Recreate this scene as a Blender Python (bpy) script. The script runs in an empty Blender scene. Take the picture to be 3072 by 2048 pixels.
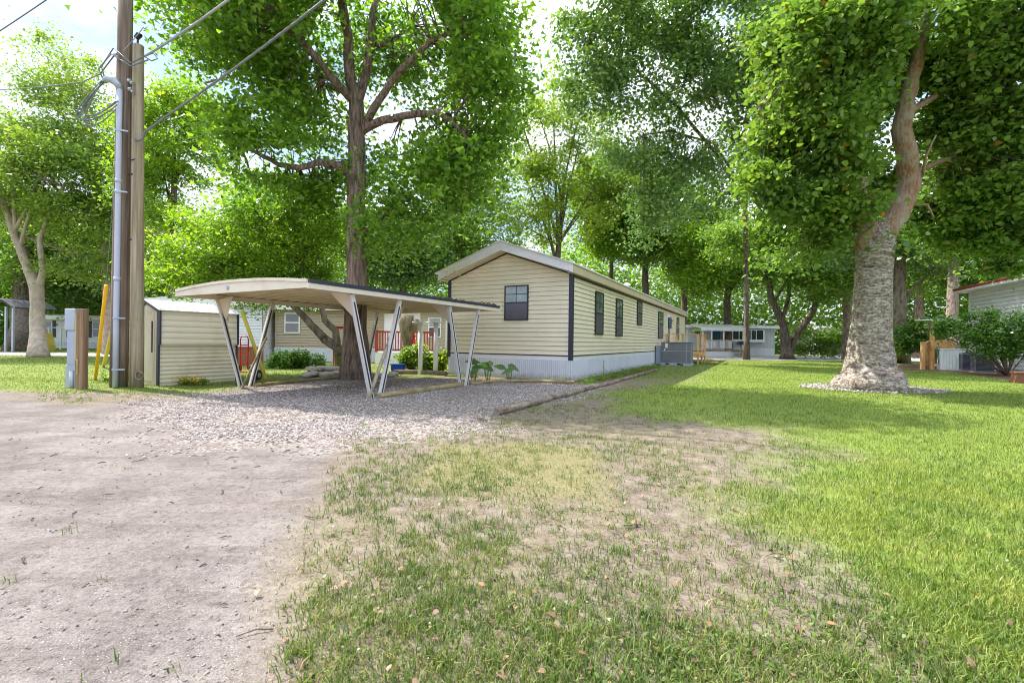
import bpy, math, random
import numpy as np
from mathutils import Vector, Matrix
R = math.radians
random.seed(7)
C = bpy.context.scene.collection
# ------------------------------------------------------------------ camera geometry
F = 1404.0; ROLL = 0.01323; H = 1.1; S = 3072 / 2352
def P(u, v, Y):
    dx = u * S - 1536; dy = v * S - 1023.5
    X = dx + ROLL * dy; Yd = dy - ROLL * dx
    return Vector((X / F * Y, Y, H - Yd / F * Y))
def G(u, v):
    dx = u * S - 1536; dy = v * S - 1023.5
    Yd = max(dy - ROLL * dx, 6)
    p = P(u, v, H * F / Yd); p.z = 0
    return p
# ------------------------------------------------------------------ object helpers
def tag(o, label=None, cat=None, group=None, kind=None):
    if label: o['label'] = label
    if cat: o['category'] = cat
    if group: o['group'] = group
    if kind: o['kind'] = kind
    return o
def thing(name, label, cat, loc=(0, 0, 0), rz=0.0, group=None):
    o = bpy.data.objects.new(name, None); C.objects.link(o)
    o.location = loc; o.rotation_euler = (0, 0, rz); o.empty_display_size = .2
    return tag(o, label, cat, group)
def root_inv(p):
    M = Matrix.Identity(4)
    while p is not None:
        M = (Matrix.Translation(p.location) @ p.rotation_euler.to_matrix().to_4x4()) @ M
        p = p.parent
    return M.inverted()
def link_mesh(name, me, mat, parent=None):
    o = bpy.data.objects.new(name, me); C.objects.link(o)
    if mat: me.materials.append(mat)
    if parent is not None: o.parent = parent
    return o
class MB:
    def __init__(s): s.v = []; s.f = []; s.smooth = False
    def box(s, a, b):
        x0, y0, z0 = a; x1, y1, z1 = b
        i = len(s.v)
        s.v += [(x0,y0,z0),(x1,y0,z0),(x1,y1,z0),(x0,y1,z0),(x0,y0,z1),(x1,y0,z1),(x1,y1,z1),(x0,y1,z1)]
        s.f += [(i,i+3,i+2,i+1),(i+4,i+5,i+6,i+7),(i,i+1,i+5,i+4),(i+1,i+2,i+6,i+5),(i+2,i+3,i+7,i+6),(i+3,i,i+4,i+7)]
        return s
    def bar(s, p0, p1, w, t, side=None, taper=1.0):
        p0 = Vector(p0); p1 = Vector(p1); d = (p1 - p0).normalized()
        if side is None: side = Vector((1, 0, 0)) if abs(d.x) < .8 else Vector((0, 1, 0))
        a = Vector(side); a = (a - d * a.dot(d)).normalized(); b = d.cross(a)
        i = len(s.v)
        for p, k in ((p0, 1), (p1, taper)):
            for sx, sy in ((-1,-1),(1,-1),(1,1),(-1,1)):
                s.v.append(tuple(p + a * (sx * w / 2 * k) + b * (sy * t / 2 * k)))
        s.f += [(i,i+3,i+2,i+1),(i+4,i+5,i+6,i+7),(i,i+1,i+5,i+4),(i+1,i+2,i+6,i+5),(i+2,i+3,i+7,i+6),(i+3,i,i+4,i+7)]
        return s
    def tube(s, pts, rad, n=8, rough=0.0, cap=True, mod=None):
        pts = [Vector(p) for p in pts]
        if not isinstance(rad, (list, tuple)): rad = [rad] * len(pts)
        i0 = len(s.v); up = None
        for k, p in enumerate(pts):
            d = (pts[min(k+1, len(pts)-1)] - pts[max(k-1, 0)]).normalized()
            if up is None:
                up = Vector((1, 0, 0)) if abs(d.x) < .8 else Vector((0, 1, 0))
            a = (up - d * up.dot(d)).normalized(); b = d.cross(a); up = a
            for j in range(n):
                t = 2 * math.pi * j / n
                r = rad[k] * (1 + (random.uniform(-rough, rough) if rough else 0)) * (mod(k / (len(pts) - 1), t) if mod else 1)
                s.v.append(tuple(p + a * (math.cos(t) * r) + b * (math.sin(t) * r)))
        for k in range(len(pts) - 1):
            for j in range(n):
                a0 = i0 + k * n + j; a1 = i0 + k * n + (j + 1) % n
                s.f.append((a0, a1, a1 + n, a0 + n))
        if cap:
            s.f.append(tuple(i0 + j for j in reversed(range(n))))
            s.f.append(tuple(i0 + (len(pts) - 1) * n + j for j in range(n)))
        return s
    def poly(s, pts):
        i = len(s.v); s.v += [tuple(p) for p in pts]; s.f.append(tuple(range(i, i + len(pts)))); return s
    def prism(s, pts, d):
        i = len(s.v); n = len(pts); d = Vector(d)
        s.v += [tuple(p) for p in pts] + [tuple(Vector(p) + d) for p in pts]
        s.f.append(tuple(reversed(range(i, i + n)))); s.f.append(tuple(range(i + n, i + 2 * n)))
        for k in range(n): s.f.append((i + k, i + (k + 1) % n, i + n + (k + 1) % n, i + n + k))
        return s
    def blob(s, c, r, n=8, m=6, j=.15):
        c = Vector(c); r = (r, r, r) if not isinstance(r, (tuple, list)) else r
        i = len(s.v)
        for a in range(m + 1):
            th = math.pi * a / m
            for b in range(n):
                ph = 2 * math.pi * b / n; k = 1 + random.uniform(-j, j)
                s.v.append((c.x + r[0]*math.sin(th)*math.cos(ph)*k, c.y + r[1]*math.sin(th)*math.sin(ph)*k, c.z + r[2]*math.cos(th)*k))
        for a in range(m):
            for b in range(n):
                s.f.append((i+a*n+b, i+(a+1)*n+b, i+(a+1)*n+(b+1)%n, i+a*n+(b+1)%n))
        return s
    def build(s, name, mat, parent=None, world=False, smooth=False, bevel=0):
        vs = s.v
        if world and parent is not None:
            M = root_inv(parent); vs = [tuple(M @ Vector(v)) for v in vs]
        me = bpy.data.meshes.new(name); me.from_pydata(vs, [], s.f); me.update()
        if smooth: me.polygons.foreach_set('use_smooth', [True] * len(me.polygons))
        o = link_mesh(name, me, mat, parent)
        if bevel:
            b = o.modifiers.new('bevel', 'BEVEL'); b.width = bevel; b.segments = 2; b.limit_method = 'ANGLE'
        return o
def np_mesh(name, verts, nper, mat, parent=None, smooth=False, faces=None):
    """verts (N*nper,3): each run of nper verts is one face, or faces given as (k,m) index pattern."""
    me = bpy.data.meshes.new(name); verts = np.ascontiguousarray(verts, np.float32)
    nv = len(verts); me.vertices.add(nv); me.vertices.foreach_set('co', verts.ravel())
    if faces is None:
        nf = nv // nper; idx = np.arange(nv, dtype=np.int32); st = np.arange(nf, dtype=np.int32) * nper
    else:
        idx = np.concatenate([f.ravel() for f in faces]).astype(np.int32)
        lens = np.concatenate([np.full(len(f), f.shape[1]) for f in faces])
        nf = len(lens); st = np.concatenate([[0], np.cumsum(lens)[:-1]]).astype(np.int32)
    me.loops.add(len(idx)); me.loops.foreach_set('vertex_index', idx)
    me.polygons.add(nf); me.polygons.foreach_set('loop_start', st)
    if smooth: me.polygons.foreach_set('use_smooth', np.ones(nf, bool))
    me.update(calc_edges=True)
    return link_mesh(name, me, mat, parent)
# ------------------------------------------------------------------ materials
class NT:
    def __init__(s, name):
        s.m = bpy.data.materials.new(name); s.m.use_nodes = True
        s.t = s.m.node_tree; s.n = s.t.nodes; s.b = s.n['Principled BSDF']; s.out = s.n['Material Output']
    def new(s, ty, **kw):
        n = s.n.new(ty)
        for k, v in kw.items():
            if k in n.inputs: n.inputs[k].default_value = v
            else: setattr(n, k, v)
        return n
    def link(s, a, b): s.t.links.new(a, b)
    def coord(s, scale=(1, 1, 1), kind='Object'):
        tc = s.new('ShaderNodeTexCoord'); mp = s.new('ShaderNodeMapping'); mp.inputs['Scale'].default_value = scale
        s.link(tc.outputs[kind], mp.inputs['Vector']); return mp.outputs['Vector']
    def noise(s, vec, scale, detail=4, rough=.55):
        n = s.new('ShaderNodeTexNoise'); n.inputs['Scale'].default_value = scale
        n.inputs['Detail'].default_value = detail; n.inputs['Roughness'].default_value = rough
        s.link(vec, n.inputs['Vector']); return n.outputs['Fac']
    def ramp(s, fac, stops):
        r = s.new('ShaderNodeValToRGB'); e = r.color_ramp.elements
        while len(e) < len(stops): e.new(.5)
        for k, (p, c) in enumerate(stops):
            e[k].position = p; e[k].color = (c[0], c[1], c[2], 1) if not isinstance(c, (int, float)) else (c, c, c, 1)
        s.link(fac, r.inputs['Fac']); return r.outputs['Color']
    def mix(s, fac, a, b, mode='MIX'):
        m = s.new('ShaderNodeMix'); m.data_type = 'RGBA'; m.blend_type = mode
        for sock, v in ((m.inputs[0], fac), (m.inputs[6], a), (m.inputs[7], b)):
            if hasattr(v, 'node'): s.link(v, sock)
            elif isinstance(v, (int, float)): sock.default_value = v
            else: sock.default_value = (v[0], v[1], v[2], 1)
        return m.outputs[2]
    def math(s, op, a, b=0.0, clamp=False):
        m = s.new('ShaderNodeMath'); m.operation = op; m.use_clamp = clamp
        for k, v in enumerate((a, b)):
            if hasattr(v, 'node'): s.link(v, m.inputs[k])
            else: m.inputs[k].default_value = v
        return m.outputs[0]
    def bump(s, h, strength=.3, dist=.02):
        b = s.new('ShaderNodeBump'); b.inputs['Strength'].default_value = strength; b.inputs['Distance'].default_value = dist
        s.link(h, b.inputs['Height']); s.link(b.outputs['Normal'], s.b.inputs['Normal'])
    def base(s, c, rough=.6, spec=.3, metal=0):
        if hasattr(c, 'node'): s.link(c, s.b.inputs['Base Color'])
        else: s.b.inputs['Base Color'].default_value = (c[0], c[1], c[2], 1)
        s.b.inputs['Roughness'].default_value = rough; s.b.inputs['Specular IOR Level'].default_value = spec
        s.b.inputs['Metallic'].default_value = metal
def plain(name, c, rough=.55, var=.12, scale=3.0, stretch=(1, 1, 1), spec=.3, metal=0, bump=0, dirt=None, bs=40):
    t = NT(name); v = t.coord(stretch)
    f = t.noise(v, scale, 5)
    col = t.ramp(f, [(.25, [x * (1 - var) for x in c]), (.75, [min(1, x * (1 + var)) for x in c])])
    if dirt:
        g = t.noise(v, scale * .37 + .8, 6, .65)
        g = t.ramp(g, [(.5, 0), (.72, 1)])
        col = t.mix(g, col, t.mix(.6, col, dirt))
    t.base(col, rough, spec, metal)
    if bump: t.bump(t.noise(v, bs, 3), bump, .01)
    return t.m
def leafmat(name, dark, light, yellow=None, transl=.4, rough=.42):
    t = NT(name); g = t.new('ShaderNodeNewGeometry')
    st = [(0, dark), (.75, light)]
    if yellow: st += [(.985, light), (1, yellow)]
    col = t.ramp(g.outputs['Random Per Island'], st)
    v = t.coord((1, 1, 1)); f = t.noise(v, .45, 2)
    col = t.mix(t.ramp(f, [(.35, 0), (.65, 1)]), col, t.mix(1.0, col, (1.18, 1.08, .75), 'MULTIPLY'))
    t.base(col, rough, .6)
    tr = t.new('ShaderNodeBsdfTranslucent')
    t.link(t.mix(1.0, col, (1.45, 1.5, .6), 'MULTIPLY'), tr.inputs['Color'])
    ms = t.new('ShaderNodeMixShader'); ms.inputs[0].default_value = transl
    t.link(t.b.outputs[0], ms.inputs[1]); t.link(tr.outputs[0], ms.inputs[2]); t.link(ms.outputs[0], t.out.inputs['Surface'])
    return t.m
def barkmat(name, a, b, scale=9, stretch=(1, 1, .16), strength=.9, patches=None, lichen=None, lr=(.54, .66)):
    t = NT(name); v = t.coord(stretch)
    f = t.noise(v, scale, 6, .62)
    col = t.ramp(f, [(.36, a), (.64, b)])
    v2 = t.coord((1, 1, 1))
    if lichen:
        g = t.ramp(t.noise(v2, 2.4, 6, .7), [(lr[0], 0), (lr[1], 1)]); col = t.mix(g, col, lichen)
    if patches:
        vv = t.coord((1, 1, 2.4)); k = t.noise(vv, 8.5, 5, .7); kk = t.ramp(k, [(.485, 0), (.56, .9)])
        col = t.mix(kk, col, patches)
        k2 = t.ramp(t.noise(vv, 2.1, 5, .7), [(.56, 0), (.68, 1)]); col = t.mix(k2, col, [x * .55 for x in a])
    t.base(col, .85, .15); t.bump(t.ramp(f, [(.3, 0), (.7, 1)]), strength, .03)
    return t.m
M = {}
M['siding'] = plain('cream_siding', (.755, .665, .50), .5, .05, 1.3, dirt=(.58, .50, .36))
M['shedmetal'] = plain('shed_metal', (.70, .63, .48), .42, .05, 1.5, dirt=(.5, .42, .25))
M['shedroof'] = plain('shed_roof_metal', (.76, .74, .70), .35, .05, 2)
M['white'] = plain('white_paint', (.78, .77, .78), .5, .05, 2, dirt=(.6, .58, .55))
def splashed(name, c, mud, z0, streak=.35):
    t = NT(name); v = t.coord((1, 1, 1)); col = t.ramp(t.noise(v, 1.4, 5), [(.3, [x * .94 for x in c]), (.7, [x * 1.04 for x in c])])
    sep = t.new('ShaderNodeSeparateXYZ'); t.link(v, sep.inputs[0]); hgt = t.math('SUBTRACT', t.math('MULTIPLY', t.noise(v, 6, 5, .7), z0 * 2.2), sep.outputs[2])
    col = t.mix(t.math('MULTIPLY', t.ramp(hgt, [(.0, 0), (.12, 1)]), .55), col, mud)
    st = t.ramp(t.noise(t.coord((7, 7, .35)), 2.2, 4, .6), [(.5, 0), (.75, streak)]); col = t.mix(st, col, [x * .62 for x in c])
    t.base(col, .45, .3); return t.m
M['skirt_main'] = splashed('skirting_main', (.62, .63, .68), (.33, .28, .22), .16)
M['siding'] = splashed('cream_siding', (.79, .695, .525), (.4, .33, .25), -5, .10)
M['skirt'] = plain('skirting_vinyl', (.66, .67, .72), .45, .08, 1.2, dirt=(.5, .5, .5))
M['trim'] = plain('dark_trim', (.035, .037, .06), .4, .2, 3)
M['bronze'] = plain('bronze_frame', (.03, .028, .03), .35, .2, 3)
M['roofing'] = plain('pale_roofing', (.62, .60, .58), .5, .1, 1.5, dirt=(.4, .36, .3))
M['fasciaW'] = plain('fascia_white', (.72, .70, .74), .5, .06, 2.5, dirt=(.55, .5, .48))
M['soffit'] = plain('tan_soffit', (.60, .50, .36), .5, .06, 2, dirt=(.45, .36, .25))
M['carport'] = plain('carport_enamel', (.70, .62, .49), .38, .06, 1.6, dirt=(.5, .4, .27))
M['carpan'] = plain('carport_pan', (.70, .575, .42), .4, .08, 1.2, dirt=(.45, .33, .2))
M['carpost'] = plain('post_enamel', (.62, .60, .59), .36, .12, 6, dirt=(.45, .38, .3))
M['groove'] = plain('groove_dark', (.035, .03, .032), .5, .2, 4)
M['sidepane'] = plain('painted_reflection_pane', (.13, .16, .13), .06, .75, 5, spec=1.0)  # mottled grey-green stands in for reflections, painted into the pane colour
M['steel'] = plain('galvanised', (.40, .44, .50), .38, .12, 3, metal=.35, dirt=(.3, .3, .3))
M['conduit'] = plain('conduit_grey', (.46, .49, .58), .4, .06, 3)
M['acgrey'] = plain('ac_grey', (.17, .17, .20), .45, .12, 3, dirt=(.22, .2, .19))
M['acbase'] = plain('ac_skid', (.36, .40, .50), .45, .1, 3)
M['glass'] = plain('window_glass', (.03, .035, .035), .02, .2, 2, spec=1.0)
M['screen'] = plain('window_screen', (.085, .08, .10), .3, .15, 5, spec=.5)
M['palepane'] = plain('pale_pane', (.30, .35, .36), .1, .3, 4, spec=.6)  # pale blue-grey pane colour, tone varies at random
M['polewood'] = barkmat('pole_wood', (.14, .10, .075), (.32, .25, .195), 16, (1, 1, .03), .5)
M['oldwood'] = barkmat('grey_pole_wood', (.20, .16, .105), (.44, .37, .26), 16, (1, 1, .035), .5, lichen=(.30, .27, .11))
M['postwood'] = barkmat('post_wood', (.20, .125, .07), (.36, .24, .15), 12, (1, 1, .05), .4)
M['timber'] = barkmat('weathered_timber', (.12, .088, .065), (.32, .25, .19), 9, (.35, .35, 1), .5)
M['timberY'] = barkmat('yellowed_timber', (.20, .155, .07), (.38, .31, .17), 9, (.35, .35, 1), .5)
M['deckwood'] = barkmat('deck_lumber', (.50, .26, .09), (.74, .47, .22), 7, (.4, .4, .2), .2)
M['greywood'] = barkmat('grey_lumber', (.24, .18, .13), (.42, .33, .24), 7, (.5, .5, .2), .3)
M['redwood'] = plain('red_stain', (.36, .055, .03), .6, .2, 5)
M['red'] = plain('red_paint', (.50, .02, .025), .4, .12, 4)
M['yellow'] = plain('yellow_plastic', (.80, .43, .012), .4, .08, 3)
M['paleY'] = plain('pale_yellow', (.62, .47, .08), .5, .12, 3)
M['blue'] = plain('blue_plastic', (.015, .07, .40), .4, .1, 3)
M['green_hose'] = plain('green_hose', (.02, .22, .13), .4, .1, 3)
M['tan_home'] = plain('tan_siding', (.44, .35, .25), .55, .06, 1.2)
M['sage_home'] = plain('sage_siding', (.42, .41, .30), .55, .06, 1.2)
M['white_home'] = plain('white_siding', (.74, .74, .76), .5, .05, 1.2, dirt=(.55, .55, .55))
M['grey_home'] = plain('grey_panel', (.50, .51, .50), .55, .08, .8, dirt=(.4, .42, .38))
M['shingle_red'] = plain('red_shingle', (.34, .05, .035), .8, .2, 6)
M['darkroof'] = plain('dark_roof', (.05, .05, .055), .7, .2, 3)
M['teal'] = plain('teal_door', (.02, .10, .17), .45, .2, 3)
M['cable'] = plain('cable_grey', (.17, .18, .20), .5, .15, 6)
M['cableL'] = plain('cable_pale', (.34, .35, .38), .5, .15, 6)
M['stone'] = plain('border_stone', (.42, .37, .32), .8, .3, 4, bump=.5, bs=14)
M['terracotta'] = plain('terracotta', (.24, .10, .065), .7, .15, 4)
M['brick'] = plain('brown_panel', (.30, .11, .06), .7, .2, 5)
M['foam'] = plain('white_cover', (.72, .75, .74), .6, .08, 4, dirt=(.5, .56, .54))
M['rubber'] = plain('black_rubber', (.02, .02, .02), .7, .2, 4)
L = {}
L['bright'] = leafmat('leaf_bright', (.09, .19, .022), (.22, .36, .035), (.40, .38, .04), .55, .36)
L['maple'] = leafmat('leaf_maple', (.065, .165, .025), (.185, .33, .045), (.30, .37, .04), .52, .33)
L['feather'] = leafmat('leaf_feather', (.11, .20, .05), (.24, .35, .085), (.44, .40, .07), .52, .36)
L['syc'] = leafmat('leaf_sycamore', (.075, .165, .042), (.19, .31, .08), (.40, .17, .04), .40, .26)
L['dark'] = leafmat('leaf_dark', (.05, .12, .038), (.135, .235, .07), None, .38, .28)
L['mid'] = leafmat('leaf_mid', (.075, .165, .028), (.18, .30, .05), (.33, .33, .05), .52, .36)
L['pale'] = leafmat('leaf_pale', (.14, .23, .045), (.28, .38, .075), (.48, .42, .07), .52, .36)
L['shrub'] = leafmat('leaf_shrub', (.05, .13, .028), (.14, .27, .05), None, .34, .28)
L['shrubY'] = leafmat('leaf_lime', (.10, .20, .02), (.24, .34, .03), None, .42)
L['blueflower'] = leafmat('petal_blue', (.10, .16, .42), (.28, .36, .68), None, .3)
L['goldflower'] = leafmat('petal_gold', (.60, .33, .02), (.85, .52, .03), None, .3)
B = {}
B['brown'] = barkmat('bark_brown', (.085, .062, .05), (.35, .26, .205), 15, (1, 1, .13), 1.0)
B['dark'] = barkmat('bark_dark', (.055, .042, .034), (.20, .155, .125), 9, (1, 1, .2), .8)
B['pale'] = barkmat('bark_pale', (.34, .26, .21), (.52, .42, .35), 5, (1, 1, .5), .4, lichen=(.33, .27, .19))
B['syc'] = barkmat('bark_sycamore', (.13, .095, .07), (.31, .245, .19), 18, (1, 1, .45), .9, patches=(.48, .44, .385))
B['orange'] = barkmat('bark_orange', (.20, .115, .07), (.42, .265, .175), 14, (1, 1, .3), .9, lichen=(.36, .30, .24), lr=(.44, .60))
B['pine'] = barkmat('bark_pine', (.15, .11, .09), (.40, .31, .27), 8, (1, 1, .35), .8)
B['moss'] = barkmat('bark_mossy', (.10, .078, .055), (.29, .235, .17), 8, (1, 1, .3), .8, lichen=(.20, .20, .09))
# ------------------------------------------------------------------ numpy noise + ground regions
rg = np.random.default_rng(11)
TAB = rg.random((256, 256))
def vnoise(x, y):
    xi = np.floor(x).astype(int); yi = np.floor(y).astype(int); fx = x - xi; fy = y - yi
    fx = fx * fx * (3 - 2 * fx); fy = fy * fy * (3 - 2 * fy)
    a = TAB[xi & 255, yi & 255]; b = TAB[(xi + 1) & 255, yi & 255]; c = TAB[xi & 255, (yi + 1) & 255]; d = TAB[(xi + 1) & 255, (yi + 1) & 255]
    return (a * (1 - fx) + b * fx) * (1 - fy) + (c * (1 - fx) + d * fx) * fy
def fbm(x, y, s, o=4):
    r = 0; a = .5; t = 0
    for k in range(o):
        r = r + a * vnoise(x * s + 17.3 * k, y * s + 5.1 * k); t += a; a *= .55; s *= 2.1
    return r / t
def sdist(x, y, poly):
    """signed distance, positive inside."""
    n = len(poly); d = np.full(x.shape, 1e9); ins = np.zeros(x.shape, bool)
    for i in range(n):
        ax, ay = poly[i][:2]; bx, by = poly[(i + 1) % n][:2]
        ex, ey = bx - ax, by - ay; wx, wy = x - ax, y - ay
        t = np.clip((wx * ex + wy * ey) / (ex * ex + ey * ey + 1e-12), 0, 1)
        d = np.minimum(d, np.hypot(wx - ex * t, wy - ey * t))
        c = ((ay > y) != (by > y)) & (x < (bx - ax) * (y - ay) / (by - ay + 1e-12) + ax)
        ins ^= c
    return np.where(ins, d, -d)
def ss(a, b, x): t = np.clip((x - a) / (b - a), 0, 1); return t * t * (3 - 2 * t)
gp = lambda *uv: [tuple(G(u, v)) for u, v in uv]
DIRT = gp((0, 897), (40, 912), (150, 929), (330, 921), (560, 935), (760, 985), (800, 1040), (735, 1110), (715, 1180), (660, 1240), (605, 1340), (590, 1450), (575, 1560)) + [(-1.3, .9), (-2.2, -2), (-3, -14), (-40, -14), (-40, 6), (-22, 9.6)]
GRAVEL = gp((330, 921), (560, 897), (585, 886), (800, 868), (1000, 872), (1310, 880), (1400, 876), (1290, 908), (1140, 948), (1080, 975), (900, 1000), (760, 1030), (560, 1020), (380, 985), (280, 950))
LUSH = gp((1420, 905), (1560, 875), (1640, 832), (2000, 826), (2352, 826)) + [(60, 36), (60, -6), (3.2, -4)] + gp((2100, 1560), (2010, 1420), (1900, 1290), (1860, 1160), (1890, 1040), (1820, 985), (1600, 970), (1450, 950))
ROADL = [tuple(P(-300, 822, 24.6))[:2], (-26, 25.3), (-14, 26.2), (-2, 27.2), (-2, 31), (-14, 30.2), (-26, 29.6), (-60, 29)]
ROADR = [(8.5, 34), (14, 33.6), (24, 34.5), (40, 35.5), (80, 36), (80, 46), (40, 46), (20, 47), (8.5, 47)]
PATHR = gp((2050, 836), (2170, 836), (2165, 852), (2075, 850))
MULCH = gp((2160, 850), (2352, 878), (2352, 840), (2180, 832))
BED = gp((1035, 868), (1320, 884), (1400, 872), (1508, 845), (1495, 838), (1310, 870))
def regions(x, y):
    n1 = fbm(x, y, .9) - .5; n2 = fbm(x + 40, y, 3.1) - .5; n3 = fbm(x, y + 70, .35) - .5
    rag = n1 * 1.1 + n2 * .5
    near = np.clip(np.hypot(x, y) / 8, .35, 1)
    dirt = ss(-.22, .22, sdist(x, y, DIRT) + rag * .8 * near)
    grav = ss(-.7, .5, sdist(x, y, GRAVEL) + rag * 1.3)
    lush = ss(-.7, .6, sdist(x, y, LUSH) + n1 * 2.2 + n2 * .9)
    pave = np.maximum(ss(-.2, .2, sdist(x, y, ROADL) + n2), ss(-.2, .2, sdist(x, y, ROADR) + n2))
    mul = np.maximum(np.maximum(ss(-.1, .1, sdist(x, y, MULCH) + n2 * .3), ss(-.06, .06, sdist(x, y, BED) + n2 * .2)), ss(-.1, .1, sdist(x, y, PATHR) + n2 * .3))
    lw = ss(0, 1.2, (-5.2 - x)) * ss(8.8, 9.6, y) * (1 - grav)          # lawn strip on the left side
    back = ss(13.5, 15, y)
    lush = np.maximum(lush, np.maximum(lw * .8, back * .75 * (1 - ss(-3.5, -1.5, x) * ss(9, 7, x) * 0)))
    straw = np.clip(ss(.5, .70, fbm(x + 9, y + 3, .55)) * (1 - lush * .8) + ss(.5, .6, fbm(x, y, .8)) * .25, 0, 1)
    hot = np.exp(-(((x - 2.2) / 2.2) ** 2 + ((y - 7.3) / 1.6) ** 2)); straw = np.clip(straw + hot * .12, 0, 1); lush = lush * (1 - .2 * hot)
    lush = lush * (1 - pave) * (1 - mul) * (1 - grav) * (1 - dirt)
    return dirt, grav, lush, pave, mul, straw
def height(x, y):
    r = np.hypot(x, y)
    return (fbm(x, y, .5) - .5) * .03 + (fbm(x + 5, y, 2.3, 3) - .5) * .022 * ss(16, 4, r)
# ------------------------------------------------------------------ ground sheet
def ground_material():
    t = NT('ground_soil'); v = t.coord((1, 1, 1))
    A = lambda n: t.new('ShaderNodeAttribute', attribute_name=n).outputs['Fac']
    fine = t.noise(v, 55, 4, .7); med = t.noise(v, 7, 6, .65); big = t.noise(v, .9, 5, .6)
    soil = t.ramp(med, [(.33, (.06, .045, .037)), (.52, (.145, .118, .102)), (.68, (.235, .20, .175))])
    soil = t.mix(t.ramp(fine, [(.4, .0), (.62, .6)]), soil, (.25, .195, .14))
    strawc = t.ramp(fine, [(.3, (.10, .085, .04)), (.55, (.20, .18, .09)), (.7, (.28, .25, .15))])
    soil = t.mix(A('straw'), soil, strawc)
    green = t.ramp(fine, [(.3, (.07, .11, .014)), (.5, (.15, .22, .03)), (.7, (.25, .31, .06))])
    col = t.mix(t.math('MULTIPLY', A('lush'), t.ramp(med, [(.3, .7), (.6, 1.0)])), soil, green)
    dirtc = t.ramp(t.noise(v, 1.3, 7, .6), [(.34, (.12, .103, .097)), (.5, (.18, .158, .149)), (.68, (.24, .216, .20))])
    dirtc = t.mix(t.ramp(fine, [(.36, .55), (.5, 0)]), dirtc, (.17, .14, .125))
    dirtc = t.mix(t.ramp(t.noise(t.coord((.35, 1.3, 1)), 3.2, 6, .7), [(.50, 0), (.68, .85)]), dirtc, (.115, .097, .088))
    gr2 = t.noise(v, 150, 3, .8); dirtc = t.mix(1.0, dirtc, t.ramp(gr2, [(.36, (.55, .54, .53)), (.5, (1, 1, 1)), (.66, (1.3, 1.3, 1.3))]), 'MULTIPLY')
    gr3 = t.noise(v, 22, 5, .75); dirtc = t.mix(1.0, dirtc, t.ramp(gr3, [(.36, (.68, .66, .65)), (.52, (1, 1, 1)), (.7, (1.12, 1.12, 1.12))]), 'MULTIPLY')
    peb = t.new('ShaderNodeTexVoronoi'); peb.inputs['Scale'].default_value = 75; t.link(v, peb.inputs['Vector'])
    dirtc = t.mix(t.math('MULTIPLY', t.ramp(peb.outputs['Distance'], [(.12, 1), (.2, 0)]), t.ramp(med, [(.45, 0), (.6, .8)])), dirtc, (.52, .50, .48))
    col = t.mix(A('dirt'), col, dirtc)
    vo = t.new('ShaderNodeTexVoronoi'); vo.inputs['Scale'].default_value = 26; t.link(v, vo.inputs['Vector'])
    sep = t.new('ShaderNodeSeparateColor'); t.link(vo.outputs['Color'], sep.inputs[0])
    gr = t.ramp(sep.outputs[0], [(.1, (.165, .13, .118)), (.5, (.32, .27, .25)), (.9, (.46, .415, .395))])
    gr = t.mix(t.ramp(vo.outputs['Distance'], [(.35, 0), (.7, .8)]), gr, (.10, .08, .07))
    gr = t.mix(t.ramp(med, [(.52, 0), (.7, .7)]), gr, (.30, .24, .19))
    col = t.mix(A('gravel'), col, gr)
    col = t.mix(A('pave'), col, t.ramp(fine, [(.35, (.27, .25, .26)), (.65, (.42, .39, .40))]))
    mc = t.ramp(fine, [(.35, (.05, .03, .022)), (.65, (.22, .135, .095))])
    col = t.mix(A('mulch'), col, mc)
    t.base(col, .92, .1)
    hh = t.math('ADD', t.math('MULTIPLY', fine, .45), t.math('MULTIPLY', med, .8))
    hh = t.math('ADD', hh, t.math('MULTIPLY', t.math('MULTIPLY', vo.outputs['Distance'], -1.2), A('gravel')))
    t.bump(hh, .55, .03)
    return t.m
def make_ground():
    nr, na = 190, 900
    r = np.concatenate([[0.0], np.geomspace(.35, 420, nr)]); a = np.linspace(0, 2 * np.pi, na, endpoint=False)
    RR, AA = np.meshgrid(r, a, indexing='ij')
    x = RR * np.sin(AA); y = RR * np.cos(AA); z = height(x, y)
    xs, ys = x.ravel(), y.ravel()
    att = dict(zip(('dirt', 'gravel', 'lush', 'pave', 'mulch', 'straw'), regions(xs, ys)))
    ii, jj = np.meshgrid(np.arange(nr), np.arange(na), indexing='ij'); j2 = (jj + 1) % na
    quads = np.stack([ii * na + jj, ii * na + j2, (ii + 1) * na + j2, (ii + 1) * na + jj], -1).reshape(-1, 4)
    fm = {k: att[k][quads].mean(1) for k in att}
    cls = np.zeros(len(quads), int)
    cls[fm['dirt'] > .5] = 1; cls[fm['gravel'] > .5] = 2; cls[fm['pave'] > .5] = 3; cls[fm['mulch'] > .5] = 4
    co = np.stack([xs, ys, z.ravel()], -1); gm = ground_material()
    for k, nm in enumerate(('ground', 'dirt_road', 'gravel_driveway', 'road', 'planting_bed')):
        q = quads[cls == k]; used, inv = np.unique(q, return_inverse=True)
        o = np_mesh(nm, co[used], 4, gm, None, True, faces=[inv.reshape(-1, 4)])
        for an, arr in att.items():
            at = o.data.attributes.new(an, 'FLOAT', 'POINT'); at.data.foreach_set('value', arr[used].astype(np.float32))
        tag(o, kind='structure')
make_ground()
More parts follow.
